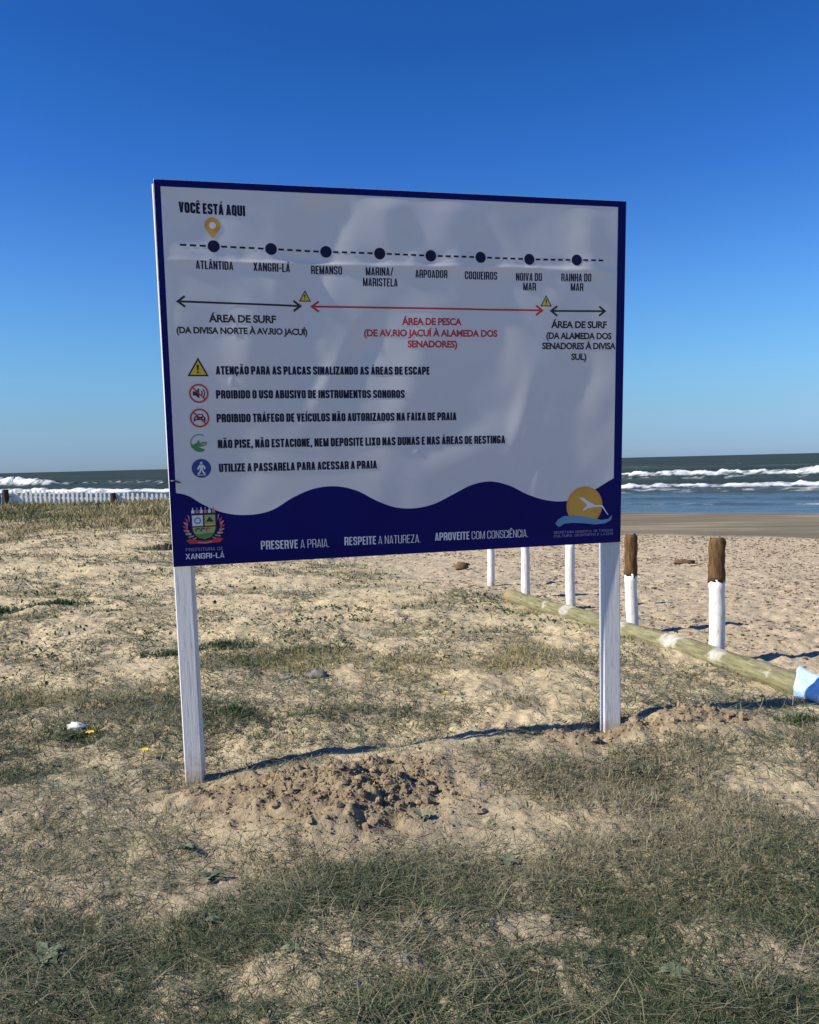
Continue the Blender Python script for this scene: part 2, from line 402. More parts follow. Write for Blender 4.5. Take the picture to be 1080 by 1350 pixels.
attr(ground, 'wet', sm((fs + edge - 27.6) / 1.6)); attr(ground, 'soaked', sm((fs + edge * 1.5 - 47.5) / 2.5))
tag(ground, kind='structure')

# ------------------------------------------------------------------ sea
ss = np.concatenate([np.arange(46, 150, .22), np.geomspace(150, 500, 220), np.geomspace(505, 40000, 120)])
kk = np.concatenate([np.linspace(-1.7, -.72, 60), np.linspace(-.71, .71, 640), np.linspace(.73, 2.2, 60)])
SY = ss[:, None] / (1 + SLOPE * kk[None, :]); SX = kk[None, :] * SY
Sg = np.repeat(ss[:, None], len(kk), 1); T = SX - SLOPE * SY
Z = np.full_like(SX, 0.0); FO = np.zeros_like(SX)
fadefar = 1 - sm((Sg - 180) / 250)
Z += (fbm(T * .05, Sg * .16, 4, 301) - .5) * .55 * sm((Sg - 60) / 40) * (1 - sm((Sg - 400) / 2500))
Z += (fbm(T * .35, Sg * .9, 3, 311) - .5) * .14 * fadefar
# (line, height, foam at the crest, foam trailing behind the crest)
for i, (s0, amp, fcr, ftr) in enumerate([(140, 1.15, 1.15, .9), (121, .30, .25, .25), (90, .55, 1.0, .75), (79, .20, .26, .55), (68, .14, .28, .30), (59, .10, .60, .45), (54, .05, .30, .22)]):
    sc = s0 + (fbm(T * .03, T * 0 + i, 3, 331 + i) - .5) * (.10 * s0) + (fbm(T * .35, T * 0 + i, 3, 341 + i) - .5) * 1.2
    A = .62 + .85 * sm((fbm(T * .028, T * 0 + 3.7 * i, 3, 351 + i) - .25) / .45)
    d = Sg - sc
    prof = np.where(d < 0, np.exp(-(d / (.7 + amp)) ** 2), np.exp(-(d / (2.2 + 2.4 * amp)) ** 2))
    jag = 1 + .9 * (fbm(T * 1.1, T * 0 + i, 3, 361 + i) - .5)
    Z += amp * A * prof * jag
    cr = np.exp(-((d + .5) / (.9 + .8 * amp)) ** 2) * fcr * A
    lace = sm((fbm(T * .9, Sg * .7, 4, 381 + i) - .36) / .22)
    cr = cr * (.62 + .5 * lace)
    tl = np.where(d < 0, np.exp(d / (3 + 5 * amp)), np.exp(-d / 1.2)) * ftr * A * (fbm(T * .22, Sg * .8, 4, 371 + i) * 1.3 - .15)
    FO = np.maximum(FO, np.maximum(cr, tl))
white = sm((fbm(T * .02, Sg * .10, 3, 391) - .66) / .1) * .35 * sm((Sg - 150) / 60) * (1 - sm((Sg - 300) / 200))
FO = np.maximum(FO, white) * (1 - .45 * sm((-T - 80) / 50))
Z = Z * sm((Sg - 46) / 14) - 1.485
sea = np_mesh('sea', np.stack([SX, SY, Z], -1).reshape(-1, 3), grid_faces(len(ss), len(kk)), np.full((len(ss) - 1) * (len(kk) - 1), 4), M_sea)
attr(sea, 'foam', FO.ravel()); attr(sea, 'shallow', np.clip((1 - sm((Sg - 50) / 44)) * (.75 + .5 * fbm(T * .05, Sg * .35, 3, 395)), 0, 1).ravel())
tag(sea, kind='structure')

# ------------------------------------------------------------------ notice board
PANEL_C = Vector((0.0123, 4.2839, 1.9446))
PANEL_R = Matrix(((0.97363, -0.22791, 0.00985), (0.22806, 0.97148, -0.06487), (0.00522, 0.0654, 0.99785)))
PW, PH = 2.44, 1.858
base = empty('notice_board', (0.0, 4.42, -.1))
tag(base, 'large white and navy beach notice board on two white timber posts', 'notice board')
FOLDS = [  # u, v, length, width, angle of the long axis (deg), depth
    (-.45, .72, .20, .12, 80, -.013), (-.53, .28, .26, .07, 80, -.009), (-.39, .02, .20, .06, 60, .009), (-.27, .12, .22, .09, 50, -.008),
    (.66, .82, .22, .12, 95, -.004), (-1.02, .80, .16, .12, 90, -.006), (.25, .74, .35, .12, 100, .004), (.62, -.22, .25, .05, 75, .004),
    (.96, .05, .30, .12, 80, -.008), (.02, -.05, .35, .12, 70, .009), (-.92, -.40, .25, .15, 90, -.007), (.45, .45, .30, .10, 95, -.006), (-.1, .86, .2, .1, 90, .006),
    (.35, -.40, .4, .12, 20, .007), (-.65, .44, .10, .06, 90, .004), (-.80, .12, .25, .10, 85, .006), (1.0, .74, .2, .09, 100, .006), (.72, -.52, .16, .03, 80, .003)]
SCARS = [(.63, .86, .045, .006, 78), (.64, -.30, .05, .006, 70), (.60, -.50, .035, .006, 80), (-.87, .22, .035, .005, 96), (.04, -.385, .014, .012, 0), (-.90, -.01, .02, .005, 85), (.40, .66, .014, .01, 0)]
def relief(u, v):
    u = np.asarray(u, float); v = np.asarray(v, float)
    z = (fbm(u * 2.2 + 4, v * 2.2 + 9, 3, 401) - .5) * .008
    for a, b, l, w, an, d in FOLDS:
        c, s = math.cos(math.radians(an)), math.sin(math.radians(an)); p = (u - a) * c + (v - b) * s; q = -(u - a) * s + (v - b) * c
        z = z + .9 * d * np.exp(-((p / l) ** 2 + (q / w) ** 2))
    for a, b, l, w, an in SCARS:
        c, s = math.cos(math.radians(an)), math.sin(math.radians(an)); p = (u - a) * c + (v - b) * s; q = -(u - a) * s + (v - b) * c
        z = z + .0022 * np.exp(-((p / l) ** 2 + (q / w) ** 2))
    cv = .559 + .004 * np.sin(u * 3)          # the sheet's horizontal joint, with small puckers above it
    z = z + .0050 * np.exp(-np.abs(v - cv) / .009) * (.4 + fbm(u * 5, u * 0, 2, 411)) 
    z = z + .010 * (fbm(u * 7, v * 3, 2, 421) - .5) * np.exp(-((v - cv - .025) / .04) ** 2)
    e = np.minimum(np.minimum(u + PW / 2, PW / 2 - u), np.minimum(v + PH / 2, PH / 2 - v))
    return z * sm(e / .10)
class Print:
    """flat artwork in panel coordinates (u right, v up), laid over the vinyl's relief"""
    lay = 0
    def __init__(s, step=.00009): s.V = []; s.F = []; s.M = []; s.k = 0; s.b = .0009; s.st = step
    def poly(s, pts, m=0):
        n0 = len(s.V); z = s.b + s.k * s.st; s.k += 1
        s.V += [(p[0], p[1], z) for p in pts]; s.F.append(list(range(n0, n0 + len(pts)))); s.M.append(m)
    def quads(s, V, Q, m=0):
        n0 = len(s.V); z = s.b + s.k * s.st; s.k += 1
        s.V += [(p[0], p[1], z) for p in V]
        for q in Q: s.F.append([n0 + i for i in q]); s.M.append(m)
    def strip(s, pts, w, m=0, closed=False):
        V, Q = strip(pts, w / 2, closed); s.quads(V, Q, m)
    def line(s, a, b, w, m=0, n=24):
        s.strip([(a[0] + (b[0] - a[0]) * i / n, a[1] + (b[1] - a[1]) * i / n) for i in range(n + 1)], w, m)
    def disc(s, c, r, m=0, n=36, sx=1.0):
        s.poly([(c[0] + r * sx * math.cos(6.28319 * i / n), c[1] + r * math.sin(6.28319 * i / n)) for i in range(n)], m)
    def ring(s, c, r, w, m=0, n=40, a0=0, a1=360):
        full = abs(a1 - a0) >= 360
        P = [(c[0] + r * math.cos(math.radians(a0 + (a1 - a0) * i / n)), c[1] + r * math.sin(math.radians(a0 + (a1 - a0) * i / n))) for i in range(n + (0 if full else 1))]
        s.strip(P, w, m, full)
    def build(s, name, mats, label=None):
        v = np.array(s.V); d = relief(v[:, 0], v[:, 1])
        P = np.stack([v[:, 0], -(d + v[:, 2]), v[:, 1]], -1)
        o = np_mesh(name, P, [i for f in s.F for i in f], [len(f) for f in s.F], mats, panel, False, s.M)
        if label: o['label'] = label
        return o
def strip(pts, hw, closed=False):
    P = np.array(pts, float); n = len(P); V = []
    for i in range(n):
        a = P[i] - P[i - 1] if (i > 0 or closed) else P[1] - P[0]
        b = P[(i + 1) % n] - P[i] if (i < n - 1 or closed) else a
        a = a / (np.linalg.norm(a) + 1e-12); b = b / (np.linalg.norm(b) + 1e-12)
        na = np.array([-a[1], a[0]]); nb = np.array([-b[1], b[0]]); m = na + nb; L = np.linalg.norm(m)
        m = m / L if L > 1e-6 else na
        k = min(1 / max(m @ na, .35), 2.2)
        V.append(P[i] + m * hw * k); V.append(P[i] - m * hw * k)
    Q = [(2 * i + 1, 2 * i + 3, 2 * i + 2, 2 * i) for i in range(n - 1)]
    if closed: Q.append((2 * n - 1, 1, 0, 2 * n - 2))
    return V, Q

# board: front sheet with relief, sides and back
NU, NV = 260, 200
uu = np.linspace(-PW / 2, PW / 2, NU); vv = np.linspace(-PH / 2, PH / 2, NV)
U, Vv = np.meshgrid(uu, vv); D = relief(U, Vv)
F3 = np.stack([U, -D, Vv], -1).reshape(-1, 3)
fl = list(grid_faces(NV, NU)); cnt = [4] * ((NV - 1) * (NU - 1)); mi = [0] * len(cnt)
n0 = len(F3); th = .022
ringi = [i for i in range(NU)] + [r * NU + NU - 1 for r in range(1, NV)] + [(NV - 1) * NU + i for i in range(NU - 2, -1, -1)] + [r * NU for r in range(NV - 2, 0, -1)]
back = F3[ringi].copy(); back[:, 1] = th
F3 = np.concatenate([F3, back]); L = len(ringi)
for i in range(L):
    fl += [ringi[i], n0 + i, n0 + (i + 1) % L, ringi[(i + 1) % L]]; cnt.append(4); mi.append(1)
fl += [n0 + i for i in range(L)]; cnt.append(L); mi.append(2)
panel = np_mesh('panel', F3, fl, cnt, [M_vinyl, M_navy, M_back], base, True, mi)
panel.data.polygons.foreach_set('use_smooth', np.array([m == 0 for m in mi]))
panel.matrix_local = Matrix.Translation(PANEL_C - base.location) @ PANEL_R.to_4x4()

def loft(rows, name, m, nb=14):
    """sheet between two polylines sampled alike: rows = [(u, v_low, v_high)]"""
    V = []; 
    for u0, a, b in rows:
        for j in range(nb + 1): V.append((u0, a + (b - a) * j / nb))
    V = np.array(V); d = relief(V[:, 0], V[:, 1]) + .0006
    P = np.stack([V[:, 0], -d, V[:, 1]], -1); nc = nb + 1; n = len(rows)
    f = grid_faces(n, nc).reshape(-1, 4)[:, ::-1].reshape(-1)
    return np_mesh(name, P, f, np.full((n - 1) * nb, 4), m, panel, True)
WAVE = [(-1.2152, -0.556), (-1.2033, -0.5572), (-1.1335, -0.5746), (-1.0697, -0.6174), (-0.9641, -0.667), (-0.8502, -0.6832), (-0.7232, -0.6639), (-0.6145, -0.6033), (-0.5059, -0.5622), (-0.3967, -0.554), (-0.2871, -0.5801), (-0.1767, -0.6397), (-0.0871, -0.6751), (0.0031, -0.6861), (0.1384, -0.6642), (0.2343, -0.6204), (0.3445, -0.5718), (0.4418, -0.558), (0.5544, -0.5846), (0.6535, -0.634), (0.7834, -0.6759), (0.8855, -0.6825), (1.0469, -0.6312), (1.1732, -0.5655), (1.2216, -0.548)]
wx = np.array([p[0] for p in WAVE]); wy = np.array([p[1] for p in WAVE])
def hermite(x):
    sl = np.gradient(wy, wx); i = np.clip(np.searchsorted(wx, x) - 1, 0, len(wx) - 2)
    h = wx[i + 1] - wx[i]; t = (x - wx[i]) / h
    return (2*t**3-3*t**2+1)*wy[i] + (t**3-2*t**2+t)*h*sl[i] + (-2*t**3+3*t**2)*wy[i+1] + (t**3-t**2)*h*sl[i+1]
xs = np.linspace(-PW / 2 + .0005, PW / 2 - .0005, 260)
loft([(x, -PH / 2 + .0005, float(hermite(x))) for x in xs], 'wave_band', M_navy, 22)
bl, br_, bt = -1.19, 1.172, .897
bd = []
e = .0005
fr = Print()
def frame_strip():
    V = []; F = []
    P = MB()
    def sheet(u0, u1, v0, v1, nu, nv):
        us = np.linspace(u0, u1, nu); vs = np.linspace(v0, v1, nv); A, B = np.meshgrid(us, vs)
        d = relief(A, B) + .0008; q = np.stack([A, -d, B], -1).reshape(-1, 3)
        P.add(q, grid_faces(nv, nu).reshape(-1, 4).tolist())
    top = PH / 2 - e
    sheet(-PW / 2 + e, PW / 2 - e, bt, top, 240, 5)
    sheet(-PW / 2 + e, bl, -.57, bt, 5, 160); sheet(br_, PW / 2 - e, -.58, bt, 5, 160)
    return P.build('border', M_navy, panel)
frame_strip()

# --- condensed poster lettering, drawn stroke by stroke
def rnd(pts, r, closed=False):
    P = [np.array(p, float) for p in pts]; n = len(P); out = []
    for i in range(n):
        if not closed and i in (0, n - 1): out.append(P[i]); continue
        a = P[i - 1] - P[i]; b = P[(i + 1) % n] - P[i]; la, lb = np.linalg.norm(a), np.linalg.norm(b)
        q = min(r, la * .5, lb * .5); p0 = P[i] + a / la * q; p2 = P[i] + b / lb * q
        for t in ((0, .33, .67, 1) if q > 0 else (0,)): out.append(p0 * (1 - t) ** 2 + 2 * P[i] * t * (1 - t) + p2 * t * t)
    res = [out[0]]
    for p in out[1:]:
        if np.linalg.norm(p - res[-1]) > 1e-3: res.append(p)
    if closed and np.linalg.norm(res[0] - res[-1]) < 1e-3: res.pop()
    return res
ACC = {'Á': ('A', 'acute'), 'À': ('A', 'grave'), 'Â': ('A', 'circ'), 'Ã': ('A', 'tilde'), 'É': ('E', 'acute'), 'Ê': ('E', 'circ'), 'Í': ('I', 'acute'), 'Ç': ('C', 'ced')}
def glyph(ch, w, s):
    """strokes of one capital, cap height 1; returns advance, [(kind, pts, stroke width)]"""
    extra = None
    if ch in ACC: ch, extra = ACC[ch]
    L, R, B, T, M = s / 2, w - s / 2, s * .45, 1 - s * .45, .5; r = min(w * .40, .17); g = []; hz = s * .9
    St = lambda pts, rr=0, cl=False: g.append(('s', rnd(pts, rr, cl) if rr else pts, cl))
    Q = lambda pts: g.append(('q', pts, False))
    v = lambda x: St([(x, 0), (x, 1)])
    if ch == 'I': w = s; St([(s / 2, 0), (s / 2, 1)])
    elif ch == 'A':
        c = w / 2; h = s * .52; Q([(0, 0), (s * .95, 0), (c + h * .4, 1), (c - h, 1)]); Q([(w - s * .95, 0), (w, 0), (c + h, 1), (c - h * .4, 1)]); Q([(s * .8, .18), (w - s * .8, .18), (w - s * .9, .18 + s * .8), (s * .9, .18 + s * .8)])
    elif ch == 'B': v(L); St([(L, T), (R - .02, T), (R - .02, M + .01), (L, M + .01)], r * .6); St([(L, M + .01), (R, M + .01), (R, B), (L, B)], r * .6)
    elif ch == 'C': St([(R, .64), (R, T), (L, T), (L, B), (R, B), (R, .36)], r)
    elif ch == 'D': v(L); St([(L, T), (R, T), (R, B), (L, B)], r)
    elif ch in 'EF':
        w *= .82; R = w - s * .1; v(L); St([(L, T), (R, T)]); St([(L, M + .02), (R - .04, M + .02)])
        if ch == 'E': St([(L, B), (R, B)])
    elif ch == 'G': St([(R, .66), (R, T), (L, T), (L, B), (R, B), (R, .47), (w * .5, .47)], r * .9)
    elif ch == 'H': v(L); v(R); St([(L, M), (R, M)])
    elif ch == 'J': w *= .8; R = w - s / 2; St([(L * .9, .30), (L * .9, B), (R, B), (R, 1)], r)
    elif ch == 'L': w *= .8; v(L); St([(L, B), (w, B)])
    elif ch == 'M':
        w *= 1.28; R = w - s / 2; v(L); v(R); c = w / 2; Q([(s * .3, 1), (s, 1), (c + s * .35, 0), (c - s * .35, 0)]); Q([(w - s, 1), (w - s * .3, 1), (c + s * .35, 0), (c - s * .35, 0)])
    elif ch == 'N': v(L * .95); v(w - L * .95); Q([(s * .2, 1), (s * .95, 1), (w - s * .2, 0), (w - s * .95, 0)])
    elif ch in 'OQ':
        St([(R, T), (L, T), (L, B), (R, B)], r, True)
        if ch == 'Q': Q([(w * .5, .22), (w * .5 + s * .8, .22), (w + .02, -.06), (w - s * .7, -.06)])
    elif ch in 'PR':
        v(L); St([(L, T), (R, T), (R, .44), (L, .44)], r * .8)
        if ch == 'R': St([(w * .45, .44), (R - .01, .44), (R, .3), (R, 0)], r * .5)
    elif ch == 'S': St([(R, .70), (R, T), (L, T), (L, .57), (R, .43), (R, B), (L, B), (L, .30)], r * .75)
    elif ch == 'T': w *= .9; St([(0, T), (w, T)]); v(w / 2)
    elif ch == 'U': St([(L, 1), (L, B), (R, B), (R, 1)], r)
    elif ch == 'V': c = w / 2; h = s * .5; Q([(0, 1), (s * .95, 1), (c + h * .4, 0), (c - h, 0)]); Q([(w - s * .95, 1), (w, 1), (c + h, 0), (c - h * .4, 0)])
    elif ch == 'X': Q([(0, 0), (s, 0), (w, 1), (w - s, 1)]); Q([(w - s, 0), (w, 0), (s, 1), (0, 1)])
    elif ch == 'Z': w *= .9; St([(0, T), (w, T)]); St([(0, B), (w, B)]); Q([(0, s * .6), (s * 1.1, s * .6), (w, 1 - s * .6), (w - s * 1.1, 1 - s * .6)])
    elif ch == '/': w *= .8; Q([(0, -.02), (s * .8, -.02), (w, 1.02), (w - s * .8, 1.02)])
    elif ch == '-': w *= .6; St([(0, .44), (w, .44)])
    elif ch == '.': w = s; Q([(0, 0), (s, 0), (s, s), (0, s)])
    elif ch == ',': w = s; Q([(0, s), (0, 0), (s * .35, -s * .8), (s, 0), (s, s)])
    elif ch == '(': w *= .5; St([(w, 1.05), (s / 2, .85), (s / 2, .15), (w, -.05)], .2)
    elif ch == ')': w *= .5; St([(0, 1.05), (w - s / 2, .85), (w - s / 2, .15), (0, -.05)], .2)
    c = w / 2
    if extra == 'acute': Q([(c - .05, 1.07), (c + .05, 1.07), (c + .16, 1.25), (c, 1.25)])
    if extra == 'grave': Q([(c - .05, 1.07), (c + .05, 1.07), (c, 1.25), (c - .16, 1.25)])
    if extra == 'circ': Q([(c - .17, 1.07), (c - .05, 1.07), (c + .0, 1.15), (c + .05, 1.07), (c + .17, 1.07), (c + .06, 1.24), (c - .06, 1.24)])
    if extra == 'tilde': St([(c - .15, 1.12), (c - .06, 1.19), (c + .06, 1.12), (c + .15, 1.19)])
    if extra == 'ced': St([(c, 0), (c, -.10), (c - .08, -.17)])
    return w, g, extra
def lettering(text, u0, v0, u1, v1, cap, m, w=.46, s=.17, gap=.07, space=.26, name='lettering'):
    P = Print(); x = 0.0; items = []
    for ch in text:
        if ch == ' ': x += space; continue
        a, g, ex = glyph(ch, w, s); items.append((x, g, ex)); x += a + gap
    x -= gap; kx = (u1 - u0) / x
    tr = lambda p: (u0 + p[0] * kx, v0 + (v1 - v0) * p[0] / x + p[1] * cap)
    for ox, g, ex in items:
        P.k = 0
        for kd, pts, cl in g:
            if kd == 's':
                small = ex in ('tilde', 'ced') and len(pts) < 6 and (pts[0][1] > 1.05 or pts[-1][1] < -.1)
                Vs, Qs = strip(pts, (s / 2 if not small else s * .28), cl); P.quads([tr((p[0] + ox, p[1])) for p in Vs], Qs)
            else: P.poly([tr((p[0] + ox, p[1])) for p in pts])
    return P.build(name, m)
def broad_lettering(text, u0, v0, u1, v1, cap, m, weight=.035, name='lettering'):
    """round geometric capitals (Blender's own built-in face), emboldened"""
    cu = bpy.data.curves.new('text', 'FONT'); cu.body = text; cu.size = 1; cu.offset = weight; cu.resolution_u = 3; cu.space_character = .95
    to = bpy.data.objects.new('text', cu); COL.objects.link(to)
    me = to.evaluated_get(bpy.context.evaluated_depsgraph_get()).to_mesh()
    n = len(me.vertices); co = np.empty(n * 3); me.vertices.foreach_get('co', co); co = co.reshape(-1, 3)
    faces = [list(p.vertices) for p in me.polygons]
    to.to_mesh_clear(); bpy.data.objects.remove(to); bpy.data.curves.remove(cu)
    x0, x1 = co[:, 0].min(), co[:, 0].max(); ch = .729
    P = Print(); t = (co[:, 0] - x0) / (x1 - x0)
    P.V = [(u0 + (u1 - u0) * a, v0 + (v1 - v0) * a + b / ch * cap, P.b) for a, b in zip(t, co[:, 1])]
    P.F = faces; P.M = [0] * len(faces)
    return P.build(name, m)
TEXT=[
('VOCÊ ESTÁ AQUI', 'a', -1.1117, 0.7823, -0.8011, 0.7752, 0.0492),
('ATLÂNTIDA', 'b', -1.0446, 0.5215, -0.8687, 0.5199, 0.0393),
('XANGRI-LÁ', 'b', -0.7721, 0.5178, -0.594, 0.5154, 0.0399),
('REMANSO', 'b', -0.4887, 0.5104, -0.3342, 0.5102, 0.0405),
('MARINA/', 'b', -0.2137, 0.5091, -0.0722, 0.5096, 0.0404),
('MARISTELA', 'b', -0.2292, 0.4566, -0.0501, 0.4562, 0.0405),
('ARPOADOR', 'b', 0.0434, 0.5034, 0.2138, 0.5048, 0.0391),
('COQUEIROS', 'b', 0.308, 0.5014, 0.4872, 0.5028, 0.0397),
('NOIVA DO', 'b', 0.5909, 0.4995, 0.7363, 0.5006, 0.0402),
('MAR', 'b', 0.631, 0.4507, 0.703, 0.4512, 0.0392),
('RAINHA DO', 'b', 0.8459, 0.5008, 1.0195, 0.5032, 0.0408),
('MAR', 'b', 0.9014, 0.4532, 0.9745, 0.4537, 0.0397),
('ÁREA DE SURF', 's', -0.9949, 0.2717, -0.6705, 0.2692, 0.0365),
('(DA DIVISA NORTE À AV.RIO JACUÍ)', 's', -1.1496, 0.2174, -0.5162, 0.2122, 0.0311),
('ÁREA DE PESCA', 'r', -0.0302, 0.2667, 0.289, 0.2671, 0.0358),
('(DE AV.RIO JACUÍ À ALAMEDA DOS', 'r', -0.2285, 0.2082, 0.4879, 0.2091, 0.0348),
('SENADORES)', 'r', -0.002, 0.1533, 0.265, 0.1525, 0.0349),
('ÁREA DE SURF', 's', 0.7911, 0.2579, 1.1157, 0.2588, 0.0362),
('(DA ALAMEDA DOS', 's', 0.7632, 0.1998, 1.1448, 0.1996, 0.0343),
('SENADORES À DIVISA', 's', 0.7396, 0.1457, 1.1707, 0.1458, 0.0344),
('SUL)', 's', 0.9109, 0.0885, 1.0005, 0.0876, 0.0345),
('ATENÇÃO PARA AS PLACAS SINALIZANDO AS ÁREAS DE ESCAPE', 'a', -0.9727, 0.0181, 0.1129, 0.012, 0.0409),
('PROIBIDO O USO ABUSIVO DE INSTRUMENTOS SONOROS', 'a', -0.9767, -0.0989, -0.023, -0.1064, 0.041),
('PROIBIDO TRÁFEGO DE VEÍCULOS NÃO AUTORIZADOS NA FAIXA DE PRAIA', 'a', -0.9788, -0.2157, 0.2578, -0.2265, 0.0416),
('NÃO PISE, NÃO ESTACIONE, NEM DEPOSITE LIXO NAS DUNAS E NAS ÁREAS DE RESTINGA', 'a', -0.9781, -0.3438, 0.5275, -0.3548, 0.0423),
('UTILIZE A PASSARELA PARA ACESSAR A PRAIA', 'a', -0.978, -0.4624, -0.1757, -0.4688, 0.0417),
('PRESERVE', 'w', -0.7865, -0.8635, -0.5986, -0.8666, 0.044),
('A PRAIA.', 'l', -0.5849, -0.8669, -0.438, -0.8688, 0.0437),
('RESPEITE', 'w', -0.3571, -0.8647, -0.1887, -0.8676, 0.0434),
('A NATUREZA.', 'l', -0.1764, -0.8678, 0.0519, -0.8704, 0.0431),
('APROVEITE', 'w', 0.1324, -0.8656, 0.3252, -0.8681, 0.0425),
('COM CONSCIÊNCIA.', 'l', 0.3381, -0.8683, 0.6614, -0.8722, 0.0427),
('PREFEITURA DE', 'g', -1.1569, -0.8534, -0.9757, -0.8556, 0.0162),
('XANGRI-LÁ', 'x', -1.1587, -0.8929, -0.9699, -0.8947, 0.027),
('SECRETARIA MUNICIPAL DE TURISMO', 'g', 0.8157, -0.8626, 1.1714, -0.8651, 0.0137),
('CULTURA, DESPORTO E LAZER', 'g', 0.8158, -0.883, 1.1717, -0.8846, 0.0137),
]
STY = {'a': (M_ink, .46, .205, .045, .17), 'b': (M_ink, .42, .145, .07, .20), 'w': (M_white, .42, .14, .07, .2), 'l': (M_white, .40, .075, .08, .2), 'x': (M_white, .62, .15, .09, .25), 'g': (M_dimwhite, .60, .13, .14, .35)}
for t, kd, a, b, c, d, h in TEXT:
    if kd in 'sr': broad_lettering(t, a, b, c, d, h, M_black if kd == 's' else M_red)
    else:
        m, w, s, gp, sp = STY[kd]; lettering(t, a, b, c, d, h, m, w, s, gp, sp)

# --- route line with its stops, pin and arrows
DOTS = [(-0.957, 0.6299), (-0.6832, 0.6247), (-0.4118, 0.6205), (-0.1401, 0.6178), (0.1267, 0.6139), (0.3954, 0.6139), (0.6651, 0.611), (0.9339, 0.6141)]
stops_ = [(-1.150, .6323)] + DOTS + [(1.125, .6155)]
for a, b in zip(stops_[:-1], stops_[1:]):
    P = Print()
    x0_, x1_ = a[0] + .036, b[0] - .036; nd = max(3, round((x1_ - x0_ + .016) / .046)); pit = (x1_ - x0_ + .016) / nd
    for i in range(nd):
        xa = x0_ + i * pit; xb = xa + pit - .016; yv = np.interp([xa, xb], [a[0], b[0]], [a[1], b[1]]); P.k = 0; P.line((xa, yv[0]), (xb, yv[1]), .0095, 0, 2)
    P.build('dashed_line', M_ink)
for q in DOTS:
    P = Print(); P.disc(q, .0285); P.build('route_stop', M_ink)
P = Print(.0012); cx, cy = -.9585, .7271
tear = [(cx + .0375 * math.cos(math.radians(a)), cy + .0375 * math.sin(math.radians(a))) for a in range(-28, 209, 8)] + [(cx - .0005, .664)]
inn = [(cx + .016 * math.cos(math.radians(a)), cy + .016 * math.sin(math.radians(a))) for a in range(0, 360, 12)]
P.poly(tear); P.poly(inn, 1); P.build('location_pin', [M_pin, M_vinyl])
for a, b, m, nm in (((-1.137, .3673), (-.5478, .3536), M_black, 'black arrow'), ((-.49, .3522), (.7384, .348), M_red, 'red arrow'), ((.7905, .3459), (1.103, .3485), M_black, 'black arrow')):
    P = Print(); P.line((a[0] + .006, a[1]), (b[0] - .006, b[1]), .0095, 0, 60)
    for q, sg in ((a, 1), (b, -1)): P.strip([(q[0] + sg * .034, q[1] + .025), q, (q[0] + sg * .034, q[1] - .025)], .0105)
    P.build('double_arrow', m)
for a, b, c in (((-.5504, .3783), (-.4972, .3784), (-.5225, .427)), ((.7327, .3717), (.789, .3717), (.7605, .4227)), ((-1.102, .0144), (-1.0131, .0139), (-1.0549, .0934))):
    P = Print(.0004); P.poly([a, b, c], 0); P.strip([a, b, c], (b[0] - a[0]) * .085, 1, True)
    h = c[1] - a[1]; mx = (a[0] + b[0]) / 2
    P.poly([(mx - h * .05, a[1] + h * .30), (mx + h * .05, a[1] + h * .30), (mx + h * .07, a[1] + h * .66), (mx - h * .07, a[1] + h * .66)], 1); P.disc((mx, a[1] + h * .19), h * .06, 1, 12)
    P.build('warning_triangle', [M_yellow, M_black])
def shift(pts, c, k): return [(c[0] + p[0] * k, c[1] + p[1] * k) for p in pts]
r = .047
c = (-1.0582, -.0725); P = Print(.0004); P.disc(c, r * .97, 2)
P.poly(shift([(-.62, -.22), (-.62, .22), (-.35, .22), (.05, .55), (.05, -.55), (-.35, -.22)], c, r), 1)
P.ring(c, r * .34, r * .11, 1, 10, -45, 45); P.ring(c, r * .58, r * .11, 1, 12, -45, 45)
P.ring(c, r * .9, r * .17, 0); P.line((c[0] - r * .62, c[1] + r * .62), (c[0] + r * .62, c[1] - r * .62), r * .15, 0, 4); P.build('loud_sound_symbol', [M_red, M_black, M_vinyl])
c = (-1.0597, -.1927); P = Print(.0004); P.disc(c, r * .97, 2)
P.poly(shift([(-.60, -.35), (-.60, .05), (-.45, .16), (-.32, .42), (.32, .42), (.45, .16), (.60, .05), (.60, -.35), (.42, -.35), (.42, -.22), (-.42, -.22), (-.42, -.35)], c, r), 1)
P.poly(shift([(-.30, .16), (-.22, .32), (.22, .32), (.30, .16)], c, r), 2); P.disc((c[0] - r * .36, c[1] - r * .03), r * .09, 2, 10); P.disc((c[0] + r * .36, c[1] - r * .03), r * .09, 2, 10)
P.ring(c, r * .9, r * .17, 0); P.line((c[0] - r * .62, c[1] + r * .62), (c[0] + r * .62, c[1] - r * .62), r * .15, 0, 4); P.build('no_vehicles_symbol', [M_red, M_black, M_vinyl])
c = (-1.0652, -.3158); P = Print(.0004)
P.ring(c, r * .9, r * .10, 1, 30, 60, 215)
P.poly(shift([(-.93, -.05), (-.6, -.18), (-.25, -.32), (.1, -.52), (.55, -.70), (.3, -.90), (-.1, -.95), (-.5, -.80), (-.8, -.45)], c, r), 0)
P.poly(shift([(-.72, -.16), (-.3, .02), (-.12, .32), (.05, .02), (.35, .12), (.80, .10), (.66, -.20), (.3, -.36), (-.1, -.36), (-.45, -.26)], c, r), 1)
P.poly(shift([(.0, -.06), (.3, -.02), (.72, .06), (.60, -.16), (.3, -.26)], c, r), 2)
P.build('dune_plant_symbol', [M_green, M_green, M_pale])
c = (-1.0625, -.4408); P = Print(.0005); P.disc(c, r, 0); P.disc((c[0], c[1] + r * .58), r * .13, 1, 14)
P.poly(shift([(-.13, .40), (.13, .40), (.20, .05), (.14, -.12), (-.14, -.12), (-.2, .05)], c, r), 1)
